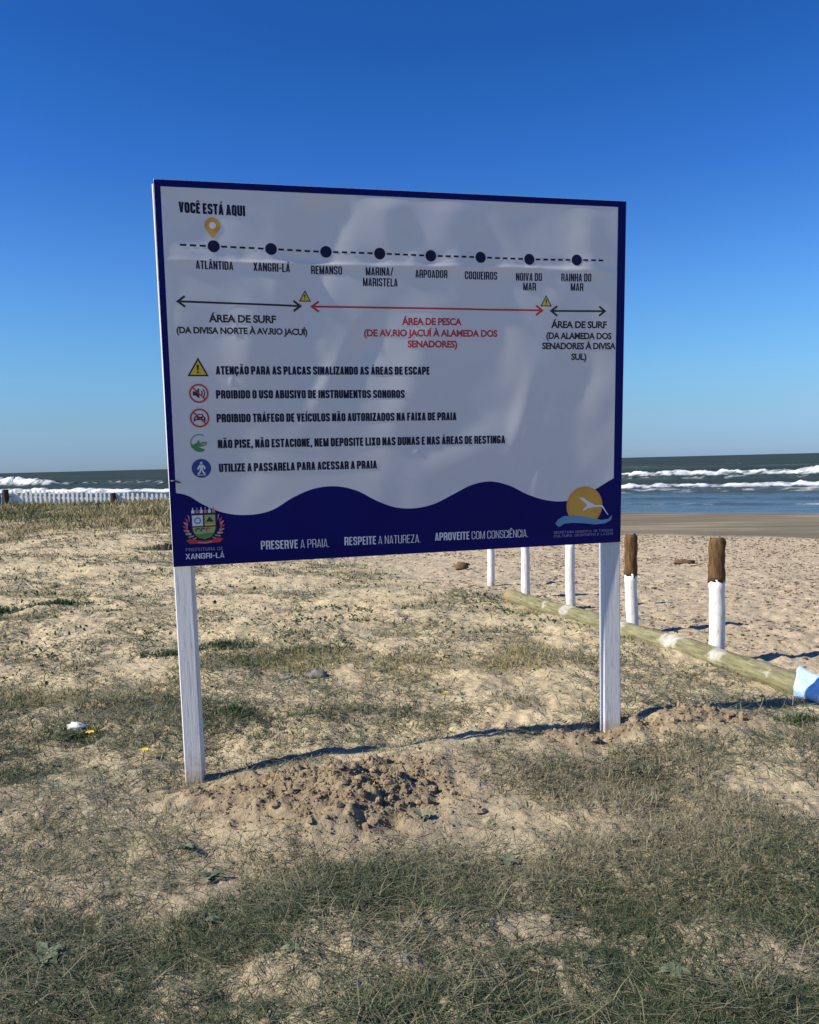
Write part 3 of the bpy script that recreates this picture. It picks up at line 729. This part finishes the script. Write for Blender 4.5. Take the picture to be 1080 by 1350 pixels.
for q in ([(-.08, -.08), (-.14, -.35), (-.36, -.62)], [(.06, -.08), (.14, -.35), (.36, -.60)], [(-.12, .34), (-.30, .10), (-.36, -.12)], [(.12, .34), (.32, .14), (.34, -.10)]): P.strip(shift(q, c, r), r * .17, 1)
P.line((c[0] - r * .45, c[1] - r * .70), (c[0] + r * .45, c[1] - r * .70), r * .08, 1, 4)
P.build('pedestrian_symbol', [M_blue, M_white])
# municipal arms: quartered shield, branches, mural crown, ribbon
c = (-1.0630, -.7140); k = .100
mats_arms = [M_black, M_white, M_pale, M_green, M_red, M_pink, M_yellow, M_wave]
P = Print(.0004)
for sg in (-1, 1):
    for i in range(9):
        a = math.radians(-62 + i * 13.5); px, py = sg * (math.cos(a) * .80 + .02), math.sin(a) * .72 - .12
        dx, dy = sg * math.cos(a + .7) * .22, math.sin(a + .7) * .17
        P.k = 0; P.poly(shift([(px - dx * .2, py - dy - .04), (px + dx, py + dy - .045), (px + dx * 1.1, py + dy + .03), (px - dx * .2, py + .06)], c, k), 5 if i % 2 else (2 if i < 3 else 4))
P.k = 1; P.poly(shift([(-.62, .46), (.62, .46), (.62, -.28), (.52, -.58), (.28, -.80), (0, -.88), (-.28, -.80), (-.52, -.58), (-.62, -.28)], c, k), 0)
P.poly(shift([(-.56, .40), (-.04, .40), (-.04, -.14), (-.56, -.14)], c, k), 1); P.poly(shift([(.04, .40), (.56, .40), (.56, -.14), (.04, -.14)], c, k), 2)
P.poly(shift([(-.56, -.20), (.56, -.20), (.55, -.30), (.46, -.54), (.25, -.73), (0, -.80), (-.25, -.73), (-.46, -.54), (-.55, -.30)], c, k), 2)
P.k += 1
P.ring(shift([(-.30, .13)], c, k)[0], k * .14, k * .06, 7, 20); P.poly(shift([(.10, .06), (.22, .22), (.28, .33), (.36, .20), (.50, .05)], c, k), 0); P.poly(shift([(.04, -.06), (.56, -.06), (.56, -.13), (.04, -.13)], c, k), 6)
P.poly(shift([(-.46, -.52), (-.2, -.56), (.2, -.50), (.46, -.52), (.24, -.71), (0, -.78), (-.24, -.71)], c, k), 3)
for q in (-.30, -.05, .2): P.ring(shift([(q, -.36)], c, k)[0], k * .10, k * .05, 0 if q < .1 else 4, 10, 30, 220)
for i in range(6):
    q = -.58 + i * .2; P.k = 2; P.poly(shift([(q, .50), (q + .15, .50), (q + .15, .66), (q + .10, .66), (q + .10, .80 - .02 * abs(i - 2.5)), (q + .05, .80), (q + .05, .66), (q, .66)], c, k), 1 if i % 2 == 0 else 5)
P.k = 5
P.poly(shift([(-.90, -.86), (-.70, -.76), (-.30, -.86), (0, -.90), (.30, -.86), (.70, -.76), (.92, -.84), (.74, -1.0), (.3, -1.02), (0, -1.04), (-.3, -1.02), (-.72, -1.02)], c, k), 4)
P.poly(shift([(-.34, -.93), (0, -.96), (.34, -.93), (.34, -1.0), (0, -1.03), (-.34, -1.0)], c, k), 5)
P.build('coat_of_arms', mats_arms)
# sun, gull and wave emblem
c = (.9976, -.713); r = .108; P = Print(.0010)
cut = lambda rr: [(c[0] + rr * math.cos(math.radians(a)), max(c[1] + rr * math.sin(math.radians(a)), -.806)) for a in range(0, 360, 6)]
P.poly(cut(r), 1); P.poly(cut(r * .90), 0)
P.poly([(.822, -.806), (.838, -.784), (.872, -.766), (.93, -.765), (.99, -.772), (1.05, -.786), (1.10, -.797), (1.14, -.793), (1.165, -.772), (1.158, -.800), (1.12, -.818), (1.06, -.821), (1.0, -.812), (.93, -.806), (.875, -.808), (.845, -.826)], 2)
P.poly([(.985, -.742), (1.02, -.728), (1.07, -.722), (1.10, -.722), (1.135, -.768), (1.142, -.772), (1.118, -.735), (1.104, -.713), (1.06, -.712), (1.045, -.703), (1.02, -.690), (.99, -.668), (.962, -.664), (.975, -.678), (1.0, -.698), (1.012, -.715), (.990, -.728)], 3)
P.build('sun_and_gull_emblem', [M_pin, M_orange, M_wave, M_white])
P = MB(); P.tube([(-1.212, -.008, -.498), (-1.19, -.012, -.499), (-1.166, -.006, -.508)], [.004, .005, .003], 8); P.build('wire_tie', M_wire, panel)

# posts (square timbers): corner lines from foot to top
def timber(name, foot, top, wx_, wy_, yaw, m, label, twist=0):
    P = MB(); n = 10; rows = []
    for i in range(n + 1):
        t = i / n; p = Vector(foot).lerp(Vector(top), t); a = yaw + twist * t; ca, sa = math.cos(a), math.sin(a)
        b = .006; ring_ = []
        for sx, sy in ((-1, -1), (1, -1), (1, 1), (-1, 1)):
            for ox, oy in ((0, b), (b, 0)) if sx * sy > 0 else ((b, 0), (0, b)):
                lx, ly = sx * (wx_ / 2 - ox), sy * (wy_ / 2 - oy)
                ring_.append((p.x + lx * ca - ly * sa, p.y + lx * sa + ly * ca, p.z))
        rows += ring_
    F = [(i * 8 + k, i * 8 + (k + 1) % 8, (i + 1) * 8 + (k + 1) % 8, (i + 1) * 8 + k) for i in range(n) for k in range(8)]
    F += [tuple(reversed(range(8))), tuple(range(n * 8, n * 8 + 8))]
    P.add(rows, F); P.v = [tuple(Vector(v) - base.location) for v in P.v]
    o = P.build(name, m, base, False); o['label'] = label; return o
timber('post', (-1.163, 4.24, -.30), (-1.150, 4.045, 2.862), .092, .085, math.radians(4), M_post, 'nearer square white post, straight under the left edge')
timber('post', (1.150, 4.742, -.30), (1.118, 4.556, 2.82), .100, .088, math.radians(4), M_post, 'farther square white post')

# ------------------------------------------------------------------ bollards, log, cloth
def hz(x, y): return float(height(np.array([x]), np.array([y]))[0])
def bollard(x, y, r, h, split, lean, label, ph):
    z = hz(x, y); root = empty('bollard', (x, y, z)); tag(root, label, 'bollard', 'round white bollards along the edge of the beach')
    def col(name, z0, z1, m, seg, r0, r1, wob):
        P = MB(); n = 12; pts = []; rad = []
        for i in range(n + 1):
            t = i / n; q = z0 + (z1 - z0) * t
            pts.append((lean[0] * q + .006 * math.sin(q * 7 + ph), lean[1] * q + .005 * math.cos(q * 6 + ph), q)); rad.append(r0 + (r1 - r0) * t + .002 * math.sin(q * 23 + ph))
        P.tube(pts, rad, seg, 0, True, wob, ph)
        if name == 'bark_top':
            rj = random.Random(int(ph * 10) + 3)
            for q in range(seg): P.v[q] = (P.v[q][0], P.v[q][1], P.v[q][2] - abs(rj.gauss(0, .018)) - .004)
            for q in range(len(P.v) - seg, len(P.v)): P.v[q] = (P.v[q][0] * rj.uniform(.82, 1.0), P.v[q][1] * rj.uniform(.82, 1.0), P.v[q][2] + rj.uniform(-.022, .012))
        return P.build(name, m, root)
    col('shaft', -.30, split, M_bollard, 20, r, r * .97, .012)
    col('bark_top', split + .001, h, M_bark, 22, r * 1.03, r * .99, .045)
bollard(2.33, 6.22, .060, .93, .62, (.015, 0), 'nearest white bollard with a bare brown top, beside the blue-wrapped end of the log', 0)
bollard(2.00, 7.37, .056, .92, .565, (-.012, 0), 'brown-topped white bollard just right of the right sign post', 1.7)
bollard(1.69, 8.62, .052, .92, .72, (-.01, 0), 'white bollard just left of the right sign post', 3.1)
bollard(1.345, 9.52, .052, .92, .68, (-.02, 0), 'white bollard standing at the bare brown end of the log', 4.4)
bollard(1.065, 10.85, .050, .92, .66, (.0, 0), 'farthest white bollard, beyond the end of the log', 5.5)

LP0 = Vector((1.10, 9.26, 0)); LP1 = Vector((2.86, 4.42, 0))
def log_pt(t):
    p = LP0.lerp(LP1, t); p.x += .035 * math.sin(t * 3.1) ; r = .082 + .006 * t
    p.z = np.mean([hz(p.x + a, p.y) for a in (-.1, 0, .1)]) * .35 + (-.125) * .65 + r * .86
    return p, r
P = MB(); n = 70; pts = []; rad = []
for i in range(n + 1):
    p, r = log_pt(i / n); pts.append(p); rad.append(r * (1 + .03 * math.sin(i * .9) + .02 * math.sin(i * 2.3)))
ends = [rad[0] * .75] + rad[1:]; P.tube(pts, ends, 22, 0, True, .015, 1)
lo = LP0.copy(); lo.z = -.1
log = P.build('log', M_log, None, True, lo)
ti = np.repeat(np.arange(n + 1) / n, 22)
pa = np.zeros_like(ti)
for c0, w0, a0 in ((.17, .020, .8), (.25, .03, .95), (.275, .012, .6), (.42, .035, .8), (.505, .03, .55), (.555, .025, 1.0), (.575, .015, .9), (.665, .022, 1.0), (.735, .012, .85), (.765, .010, .95)):
    pa = np.maximum(pa, a0 * np.exp(-((ti - c0) / w0) ** 2))
up = np.array([v[2] for v in P.v]) - np.repeat([q.z for q in pts], 22)
pa = .85 * pa * sm((up + .05) / .07)
attr(log, 'paint', pa); attr(log, 'end', np.clip(1 - ti / .05, 0, 1))
tag(log, 'long weathered greenish log with white paint splashes lying along the bollards', 'log')

# light blue cloth wrapped round the log's near end
P = MB(); nu, nv = 40, 56; V = []
t0, t1 = .818, 1.012
for i in range(nu):
    t = t0 + (t1 - t0) * i / (nu - 1)
    p, r = log_pt(t); ax = (LP1 - LP0).normalized(); e1 = Vector((ax.y, -ax.x, 0)); 
    if e1.x > 0: e1 = -e1
    for j in range(nv):
        a = 2 * math.pi * j / nv
        hem = .045 * math.cos(a * 1.0 + .6) + .014 * math.sin(3 * a) if i < 8 else 0
        fold = .012 * math.sin(5 * a + t * 38) + .012 * math.sin(3 * a - t * 60 + 1) + .010 * math.sin(t * 130 + 2 * a)
        flare = .010 * math.exp(-i / 3)
        rr = r + .024 + fold * .6 + flare
        sag = .055 * max(0, -math.sin(a)) * (0.4 + .8 * (t - t0) / .2)
        q = p + ax * (hem * math.exp(-i / 6)) + e1 * math.cos(a) * (rr + sag * .8 * max(0, math.cos(a))) + Vector((0, 0, 1)) * math.sin(a) * rr
        g = hz(q.x, q.y) + .006
        V.append((q.x, q.y, max(q.z, g)))
F = [(i * nv + j, i * nv + (j + 1) % nv, (i + 1) * nv + (j + 1) % nv, (i + 1) * nv + j) for i in range(nu - 1) for j in range(nv)]
F.append(tuple((nu - 1) * nv + j for j in range(nv)))
P.add(V, F); p, r = log_pt(.9)
cl = P.build('cloth', M_cloth, None, True, p)
sb = cl.modifiers.new('soft', 'SUBSURF'); sb.levels = 1; sb.render_levels = 1
so = cl.modifiers.new('thick', 'SOLIDIFY'); so.thickness = .004; so.offset = 1
tag(cl, 'light blue cloth wrapped around the near end of the log', 'cloth')

# ------------------------------------------------------------------ white picket fence across the dune
fx0, fx1, fy0 = -16.4, -6.0, 30.0
root = empty('picket_fence', (-12, fy0, .2)); tag(root, 'low white picket fence with dark posts crossing the dune before the sea', 'fence')
def ftop(x): return float(np.interp(x, [-17, -15, -10.9, -10.7, -9, -5], [.98, .93, .72, .74, .62, .45]))
def at_root(P, name, m): 
    P.v = [tuple(Vector(v) - root.location) for v in P.v]; return P.build(name, m, root, False)
def slat(P, x, y, z0, z1, w, d, m=0, tip=.05):
    lean = random.uniform(-.02, .02)
    a = [(x - w / 2, z0), (x + w / 2, z0), (x + w / 2 + lean, z1 - tip), (x + lean, z1), (x - w / 2 + lean, z1 - tip)]
    f = [(u, y - d / 2, v) for u, v in a]; b = [(u, y + d / 2, v) for u, v in a]
    P.face(f, m); P.face(b[::-1], m)
    for i in range(5): P.face([f[(i + 1) % 5], f[i], b[i], b[(i + 1) % 5]], m)
x = fx0; i = 0
while x < fx1:
    t = ftop(x) + random.uniform(-.025, .025); g = hz(x, fy0)
    P = MB(); slat(P, x + random.uniform(-.012, .012), fy0, g - .15, t, random.uniform(.065, .085), .02); at_root(P, 'picket', M_picket); x += .170
for a, b, off in ((-16.5, -10.85, .27), (-10.75, -5.9, .22)):
    P = MB(); V = []
    for k in range(15):
        xx = a + (b - a) * k / 14; zt = ftop(xx) - off
        V += [(xx, fy0 + .012, zt - .04), (xx, fy0 + .012, zt + .04), (xx, fy0 + .05, zt + .04), (xx, fy0 + .05, zt - .04)]
    F = [(k * 4 + q, k * 4 + (q + 1) % 4, k * 4 + 4 + (q + 1) % 4, k * 4 + 4 + q) for k in range(14) for q in range(4)]
    P.add(V, F); at_root(P, 'rail', M_picket)
for xx, hh, r in ((-15.02, .93, .09), (-14.72, .90, .10), (-10.80, .68, .10)):
    P = MB(); g = hz(xx, fy0 - .1); P.tube([(xx, fy0 - .11, g - .2), (xx + .02, fy0 - .11, hh * .6), (xx, fy0 - .11, hh)], [r, r * .95, r * .9], 10, 0, True, .04, xx); at_root(P, 'post', M_darkwood)

# ------------------------------------------------------------------ grass
def blades(name, N, y0, y1, hmin, hmax, seed, wmin, flat=0.0, cov=cover, kx=.72, pw=0.0, droop=.5):
    r = np.random.default_rng(seed)
    u = r.random(N)
    y = y0 * (y1 / y0) ** u if pw == 0 else (y0 ** pw + u * (y1 ** pw - y0 ** pw)) ** (1 / pw)
    kxx = r.uniform(-kx, kx, N); x = kxx * (y + .25)
    c = cov(x, y); keep = r.random(N) < c ** 1.15; x, y, c = x[keep], y[keep], c[keep]; n = len(x)
    z = height(x, y) - .004
    L = (hmin + (hmax - hmin) * r.random(n) ** 1.7) * (.55 + .6 * c)
    w = np.maximum(wmin * (.6 + .8 * r.random(n)), .00085 * y)
    az = r.random(n) * 6.2832
    lean = np.clip(r.normal(.75, .33, n), .1, 1.45)
    fl = r.random(n) < flat
    lean = np.where(fl, r.uniform(1.25, 1.5, n), lean); L = np.where(fl, L * 1.7, L)
    d = np.stack([np.cos(az), np.sin(az)], -1)
    wv = r.random(n) * 6.2832
    wd = np.stack([np.cos(wv), np.sin(wv)], -1); wd = np.where(fl[:, None], np.stack([-d[:, 1], d[:, 0]], -1), wd)
    b = np.stack([x, y, z + np.where(fl, .012 * r.random(n), 0)], -1)
    l2 = np.clip(lean + droop * r.random(n), 0, 1.6)
    m_ = b.copy(); m_[:, :2] += d * (np.sin(lean) * L * .5)[:, None]; m_[:, 2] += np.cos(lean) * L * .5
    t_ = m_.copy(); t_[:, :2] += d * (np.sin(l2) * L * .5)[:, None] + r.normal(0, .12, (n, 2)) * L[:, None]; t_[:, 2] += np.cos(l2) * L * .5
    W3 = np.concatenate([wd * w[:, None] * .5, np.zeros((n, 1))], -1)
    V = np.stack([b - W3, b + W3, m_ - W3 * .85, m_ + W3 * .85, t_], 1).reshape(-1, 3)
    o = np.arange(n)[:, None] * 5
    fc = np.concatenate([o + np.array([[0, 1, 3, 2]]), o + np.array([[2, 3, 4]])], 1).reshape(-1)
    ob = np_mesh(name, V, fc, np.tile([4, 3], n), M_olive if name in ('dune_grass', 'ridge_grass') else M_grass, None, False)
    g = fbm(x * .8 + 40, y * .8, 3, 501); g2 = r.random(n)
    tint = np.clip(.52 - .10 * (y > 15) + .10 * (y < 5) + (g - .5) * 1.5 + (g2 - .5) * .75 - fl * .3 + np.where(y > 9, -.08, 0), 0, 1)
    attr(ob, 'tint', np.repeat(tint, 5)); return ob, n
cnt_b = []
o, n = blades('dry_grass', 430000, 1.55, 5.6, .015, .070, 21, .0026, .42, pw=.35); cnt_b.append(n)
tag(o, 'short dry grass matted over the sand in the foreground', 'grass', kind='stuff')
o, n = blades('dune_grass', 300000, 5.4, 16, .02, .10, 22, .0035, .40); cnt_b.append(n)
tag(o, 'patchy olive grass scattered over the sand behind the sign', 'grass', kind='stuff')
o, n = blades('ridge_grass', 120000, 15.5, 31, .08, .26, 23, .006, .15, kx=.66); cnt_b.append(n)
tag(o, 'olive brown grass covering the dune ridge below the picket fence', 'grass', kind='stuff')
# creeping runners: thin dark stems lying on the sand
def sprigcov(x, y): return (1 - log_side(x, y)) * (1 - sm((shore(x, y) - 22) / 4)) * (.28 + .72 * sm((fbm(x * 1.4, y * 1.4, 4, 551) - .42) / .2)) * (1 - .9 * sm(mounds(x, y)[1] * 1.6))
o, n = blades('creeping_runners', 210000, 1.6, 20, .03, .12, 24, .0026, .85, cov=sprigcov, pw=.6); cnt_b.append(n)
tv = np.array(RNG.random(n)); attr_vals = np.repeat(np.where(tv < .6, .12 + .3 * tv, .55 + .4 * tv), 5)
o.data.attributes['tint'].data.foreach_set('value', attr_vals.astype(np.float32))
tag(o, 'thin brown and green runners creeping over the bare sand', 'ground cover', kind='stuff')
print('blades', cnt_b)

# small round leaves on the dune
def leaflets(name, N, y0, y1, r0, r1, seed, cov, kx=.7, lift=.018):
    r = np.random.default_rng(seed); M = N // 5; y = np.repeat(y0 * (y1 / y0) ** r.random(M), 5); x = np.repeat(r.uniform(-kx, kx, M), 5) * (y + .2)
    cl_ = np.repeat(r.random(M), 5) ** .5 * .075; x = x + r.normal(0, 1, len(x)) * cl_; y = y + r.normal(0, 1, len(x)) * cl_; N = len(x)
    keep = r.random(N) < cov(x, y); x, y = x[keep], y[keep]; n = len(x)
    rad = np.maximum((r0 + (r1 - r0) * r.random(n)) * np.clip(y / 8, .55, 1.1), .0011 * y); tilt = r.normal(0, .55, (n, 2)); z = height(x, y) + rad * .5 + lift * r.random(n)
    K = 7; a = np.arange(K) / K * 6.2832
    jit = 1 + r.normal(0, .12, (n, K))
    px = rad[:, None] * np.cos(a) * jit; py = rad[:, None] * np.sin(a) * jit * (.5 + .4 * r.random((n, 1))); ro = r.random((n, 1)) * 6.28; px, py = px * np.cos(ro) - py * np.sin(ro), px * np.sin(ro) + py * np.cos(ro); pz = px * tilt[:, :1] + py * tilt[:, 1:]
    ctr = np.stack([x, y, z - rad * .18], -1)[:, None, :]
    V = np.concatenate([np.stack([x[:, None] + px, y[:, None] + py, z[:, None] + pz], -1), ctr], 1).reshape(-1, 3)
    o_ = np.arange(n)[:, None] * (K + 1)
    F = np.concatenate([o_ + np.array([[k, (k + 1) % K, K]]) for k in range(K)], 1).reshape(-1)
    ob = np_mesh(name, V, F, np.full(n * K, 3), M_leaf, None, True); attr(ob, 'tint', np.repeat(r.random(n), K + 1)); return ob
def leafcov(x, y):
    g = (1 - log_side(x, y)) * (1 - sm((shore(x, y) - 20) / 4)) * (1 - .9 * sm(mounds(x, y)[1] * 1.6))
    return g * ((.04 + .12 * sm((y - 5) / 3)) + .5 * sm((fbm(x * 1.1, y * 1.5, 3, 601) - .52) / .12) * (.14 + .86 * sm((y - 5) / 3.5)))
o = leaflets('round_leaves', 52000, 3.3, 20, .009, .019, 31, leafcov); tag(o, 'small dark green round leaves dotted over the sandy dune', 'ground cover', kind='stuff')
# darker tufts and low shrubs one can count
def tuft(x, y, r, h, n, label, cat='plant', name='low_shrub', seed=0, dry=False):
    rr = random.Random(seed); P = MB(); T = []; gz = hz(x, y)
    n = n * 2; r = r * .8
    for i in range(n):
        a = rr.uniform(0, 6.283); q = r * rr.random() ** 1.15; bx, by = q * math.cos(a) * 1.4, q * math.sin(a) * .8
        bz = hz(x + bx, y + by) - gz; hh = .62 * h * (1 - .55 * (q / r)) * rr.uniform(.5, 1.1); az = rr.uniform(0, 6.283); ln = rr.uniform(.1, .6)
        tx, ty = bx + math.cos(az) * hh * ln, by + math.sin(az) * hh * ln; w = max(.004, .0011 * y)
        wx_, wy_ = math.cos(az + 1.57) * w, math.sin(az + 1.57) * w
        P.face([(bx - wx_, by - wy_, bz), (bx + wx_, by + wy_, bz), (tx, ty, bz + hh)], 0)
        base_t = rr.uniform(.0, .45) if dry else rr.uniform(.1, .8); T += [base_t] * 3
        for k in range(3):
            f = rr.uniform(.35, 1); lx, ly, lz = bx + (tx - bx) * f, by + (ty - by) * f, bz + hh * f
            b = rr.uniform(0, 6.283); s = rr.uniform(.6, 1.2) * max(.014, .0026 * y); e = rr.uniform(-.4, .6)
            dx, dy = math.cos(b) * s, math.sin(b) * s
            P.face([(lx, ly, lz), (lx + dx * .5 - dy * .3, ly + dy * .5 + dx * .3, lz + s * e * .6), (lx + dx, ly + dy, lz + s * e), (lx + dx * .5 + dy * .3, ly + dy * .5 - dx * .3, lz + s * e * .4)], 0); T += [rr.uniform(.1, .9)] * 4
    P.v = [(a + x, b + y, c + gz) for a, b, c in P.v]
    o = P.build(name, M_leaf if not dry else M_grass, None, False, (x, y, gz)); attr(o, 'tint', T); tag(o, label, cat); return o
tuft(-4.95, 9.55, .33, .20, 170, 'dark bushy shrub on the dune at the left edge of the photo', 'shrub', 'low_shrub', 1)
tuft(-4.25, 9.75, .36, .13, 150, 'low green shrub on the dune beside the dark bushy one', 'shrub', 'low_shrub', 2)
tuft(-1.62, 7.05, .28, .12, 130, 'dark low shrub just right of the left post on the sand', 'shrub', 'low_shrub', 3)
tuft(-2.1, 6.9, .22, .09, 80, 'low green shrub behind the left post, partly hidden by it', 'shrub', 'low_shrub', 4)
tuft(-2.35, 3.85, .30, .10, 170, 'dark green leafy tuft at the left edge, nearer than the sign', 'plant', 'leafy_tuft', 5)
tuft(-2.05, 4.85, .22, .07, 100, 'green tuft around the pale scrap of litter', 'plant', 'leafy_tuft', 6)
tuft(-1.15, 5.1, .20, .10, 70, 'green tuft growing against the right side of the left post', 'plant', 'leafy_tuft', 7)
tuft(1.10, 4.02, .34, .10, 170, 'olive grass tuft in front of the right post mound', 'plant', 'grass_tuft', 8, True)
tuft(-4.6, 15.5, .6, .22, 150, 'olive tuft high on the dune below the picket fence', 'plant', 'grass_tuft', 9, True)
tuft(2.25, 4.72, .16, .09, 60, 'small dark leafy tuft right of the right post mound', 'plant', 'leafy_tuft', 10)

# broad-leaved weeds in the foreground
def weed(x, y, size, nl, label, seed):
    rr = random.Random(seed); P = MB(); T = []; gz = hz(x, y)
    for i in range(nl):
        a = i * 2.4 + rr.uniform(-.3, .3); L = size * .62 * rr.uniform(.5, 1.1); w = L * rr.uniform(.16, .30); el = rr.uniform(.15, .8); cu = rr.uniform(.6, 1.5); tw = rr.uniform(-.5, .5); V = []; ns = 8
        for k in range(ns + 1):
            t = k / ns; ang = el - cu * t * t; rx = L * t * math.cos(max(ang, -.2) * .6); rz = L * (math.sin(el) * t - .38 * cu * t * t) + .01
            ww = w * math.sin(math.pi * min(.98, t * .86 + .1)) * (1 + .18 * math.sin(k * 2.9 + i)) ; ww = max(ww, .003)
            for s, q in ((-1, .25), (0, 0), (1, .25)):
                lx = rx; ly = s * ww; V.append((x + lx * math.cos(a) - ly * math.sin(a), y + lx * math.sin(a) + ly * math.cos(a), max(gz - .01, gz + rz + abs(s) * ww * q + s * ww * tw * .4)))
        P.add(V, [(k * 3 + c, k * 3 + c + 1, k * 3 + 4 + c, k * 3 + 3 + c) for k in range(ns) for c in (0, 1)]); T += [rr.uniform(.05, .65)] * len(V)
    o = P.build('broadleaf_weed', M_weed, None, True, (x, y, gz)); attr(o, 'tint', T); tag(o, label, 'weed')
for a in ((.80, 2.50, .10, 11, 'broad-leaved weed low in the right foreground grass', 1), (-1.27, 2.68, .13, 9, 'large pale broad-leaved weed at the lower left', 2), (-.83, 3.18, .10, 10, 'broad-leaved weed left of centre, below the left mound', 3),
          (.36, 3.22, .085, 8, 'small broad-leaved weed in grass right of the bare sand patch', 4), (.02, 3.62, .09, 9, 'grey-green weed beside the near foot of the left mound', 5), (-.78, 2.86, .10, 8, 'broad-leaved weed in the grass between two paler weeds at lower left', 6),
          (-.42, 2.62, .085, 7, 'upright weed with one tall leaf in the lower centre grass', 7), (1.36, 2.62, .09, 8, 'small weed close to the lower right edge', 8), (1.28, 2.82, .07, 7, 'slim-leaved weed near the right edge, above another weed', 9), (1.98, 4.35, .06, 6, 'tiny weed right of the right post on bare sand', 10), (-1.0, 3.42, .08, 8, 'dull weed below the left post foot', 11), (.17, 3.2, .06, 6, 'tiny weed in the middle of the foreground grass', 12)):
    weed(*a)
# yellow beach flowers
def flower(x, y, size, label, seed):
    rr = random.Random(seed); gz = hz(x, y); root = empty('yellow_flower', (x, y, gz)); tag(root, label, 'flower')
    P = MB(); P.tube([(0, 0, -.01), (.004, 0, .03), (.01, .004, .055)], [.003, .003, .002], 6); st = P.build('stem', M_leaf, root); attr(st, 'tint', np.full(len(P.v), .3))
    P = MB(); ph = rr.uniform(0, 6)
    for i in range(6):
        a = i * 1.047 + ph; c, s = math.cos(a), math.sin(a); P.face([(.01, .004, .056), (.01 + size * (.6 * c - .35 * s), .004 + size * (.6 * s + .35 * c), .066), (.01 + size * c, .004 + size * s, .060), (.01 + size * (.6 * c + .35 * s), .004 + size * (.6 * s - .35 * c), .066)])
    P.build('petals', M_flower, root)
for a in ((-1.95, 4.80, .030, 'yellow flower beside the pale scrap of litter', 1), (-1.50, 4.42, .028, 'pale yellow flower between the litter and the left post', 2), (.20, 5.35, .022, 'small yellow flower on the sand under the middle of the sign', 3), (-.11, 6.05, .022, 'small yellow flower behind the others, below the sign centre', 4), (2.14, 4.98, .022, 'yellow flower at the right in the shadow of the sign', 5)): flower(*a)

# lumps: litter, stones, driftwood, soil clods
def lump_mesh(P, c, sx, sy, sz, rr, m=0, n=(7, 5)):
    V = []; F = []; nu, nv = n
    for j in range(nv + 1):
        th_ = math.pi * j / nv
        for i in range(nu):
            a = 6.2832 * i / nu; k = 1 + rr.uniform(-.38, .30)
            V.append((c[0] + sx * k * math.sin(th_) * math.cos(a), c[1] + sy * k * math.sin(th_) * math.sin(a), c[2] + sz * k * math.cos(th_)))
    for j in range(nv):
        for i in range(nu): F.append((j * nu + i, (j + 1) * nu + i, (j + 1) * nu + (i + 1) % nu, j * nu + (i + 1) % nu))
    P.add(V, F, m)
def lump(name, x, y, s, m, label, cat, seed, dz=0):
    rr = random.Random(seed); gz = hz(x, y); P = MB(); lump_mesh(P, (x, y, gz + s[2] * .5 + dz), *s, rr, 0, (12, 8)); o = P.build(name, m, None, True, (x, y, gz)); tag(o, label, cat)
lump('litter_scrap', -2.08, 4.95, (.065, .03, .028), M_stone, 'crumpled pale scrap of litter in the grass at the left', 'litter', 1)
lump('stone', -.73, 6.05, (.075, .05, .04), M_rock, 'grey stone on the sand below the middle of the sign', 'stone', 2)
lump('stone', -.95, 6.0, (.05, .04, .02), M_rock, 'flat grey stone left of the bigger one', 'stone', 3)
lump('driftwood', .83, 13.4, (.13, .08, .07), M_drift, 'dark driftwood stub on the sand behind the sign', 'driftwood', 4)
lump('driftwood', 4.9, 14.6, (.22, .07, .05), M_drift, 'brown driftwood piece lying on the open beach at right', 'driftwood', 5)
rr = random.Random(9); P = MB(); r = np.random.default_rng(77)
cx = np.concatenate([r.normal(-.28, .38, 3600), r.normal(1.35, .45, 1800), r.normal(-1.0, .2, 150)]); cy = np.concatenate([r.normal(3.84, .20, 3600), r.normal(4.60, .14, 1800), r.normal(3.95, .15, 150)])
w = mounds(cx, cy)[1]; kp = r.random(len(cx)) < w * .75
cx, cy = cx[kp], cy[kp]; cz = height(cx, cy)
for x, y, z in zip(cx, cy, cz):
    q = rr.uniform(.003, .009) * (2.8 if rr.random() < .05 else 1); lump_mesh(P, (x, y, z + q * .12), q * rr.uniform(.8, 1.3), q * rr.uniform(.8, 1.3), q * rr.uniform(.6, 1), rr, 0, (6, 4))
o = P.build('soil_clods', M_clod, None, False); tag(o, 'brown clods of dug earth heaped around the sign posts', 'soil', kind='stuff')
# shells, bits of wood and pebbles over the open beach
N = 30000; y = 4.8 * (30 / 4.8) ** r.random(N); x = r.uniform(-.3, .78, N) * y; s_ = shore(x, y)
keep = (r.random(N) < log_side(x, y) * (1 - sm((s_ - 27.5) / 1.5)) * (.25 + .75 * sm((fbm(x * .8, y * .8, 3, 701) - .4) / .2) + .6 * sm((s_ - 22) / 4))); x, y = x[keep], y[keep]; n = len(x); z = height(x, y)
sz = np.maximum(.004 + .014 * r.random(n) ** 2.5, .0010 * y)
oc = np.array([(1, 0, 0), (0, 1, 0), (-1, 0, 0), (0, -1, 0), (0, 0, .7), (0, 0, -.5)]); V = oc[None] * (1 + r.normal(0, .25, (n, 6, 3))) * sz[:, None, None]
st = 1 + 2.0 * r.random(n) ** 3; V[:, :, 0] *= st[:, None]; V += np.stack([x, y, z + sz * .3], -1)[:, None]
tf = np.array([(0, 1, 4), (1, 2, 4), (2, 3, 4), (3, 0, 4), (1, 0, 5), (2, 1, 5), (3, 2, 5), (0, 3, 5)])
F = (np.arange(n)[:, None, None] * 6 + tf[None]).reshape(-1)
o = np_mesh('beach_debris', V.reshape(-1, 3), F, np.full(n * 8, 3), M_debris, None, False); attr(o, 'tint', np.repeat(r.random(n), 6)); tag(o, 'shell and wood bits strewn over the open beach', 'debris', kind='stuff')
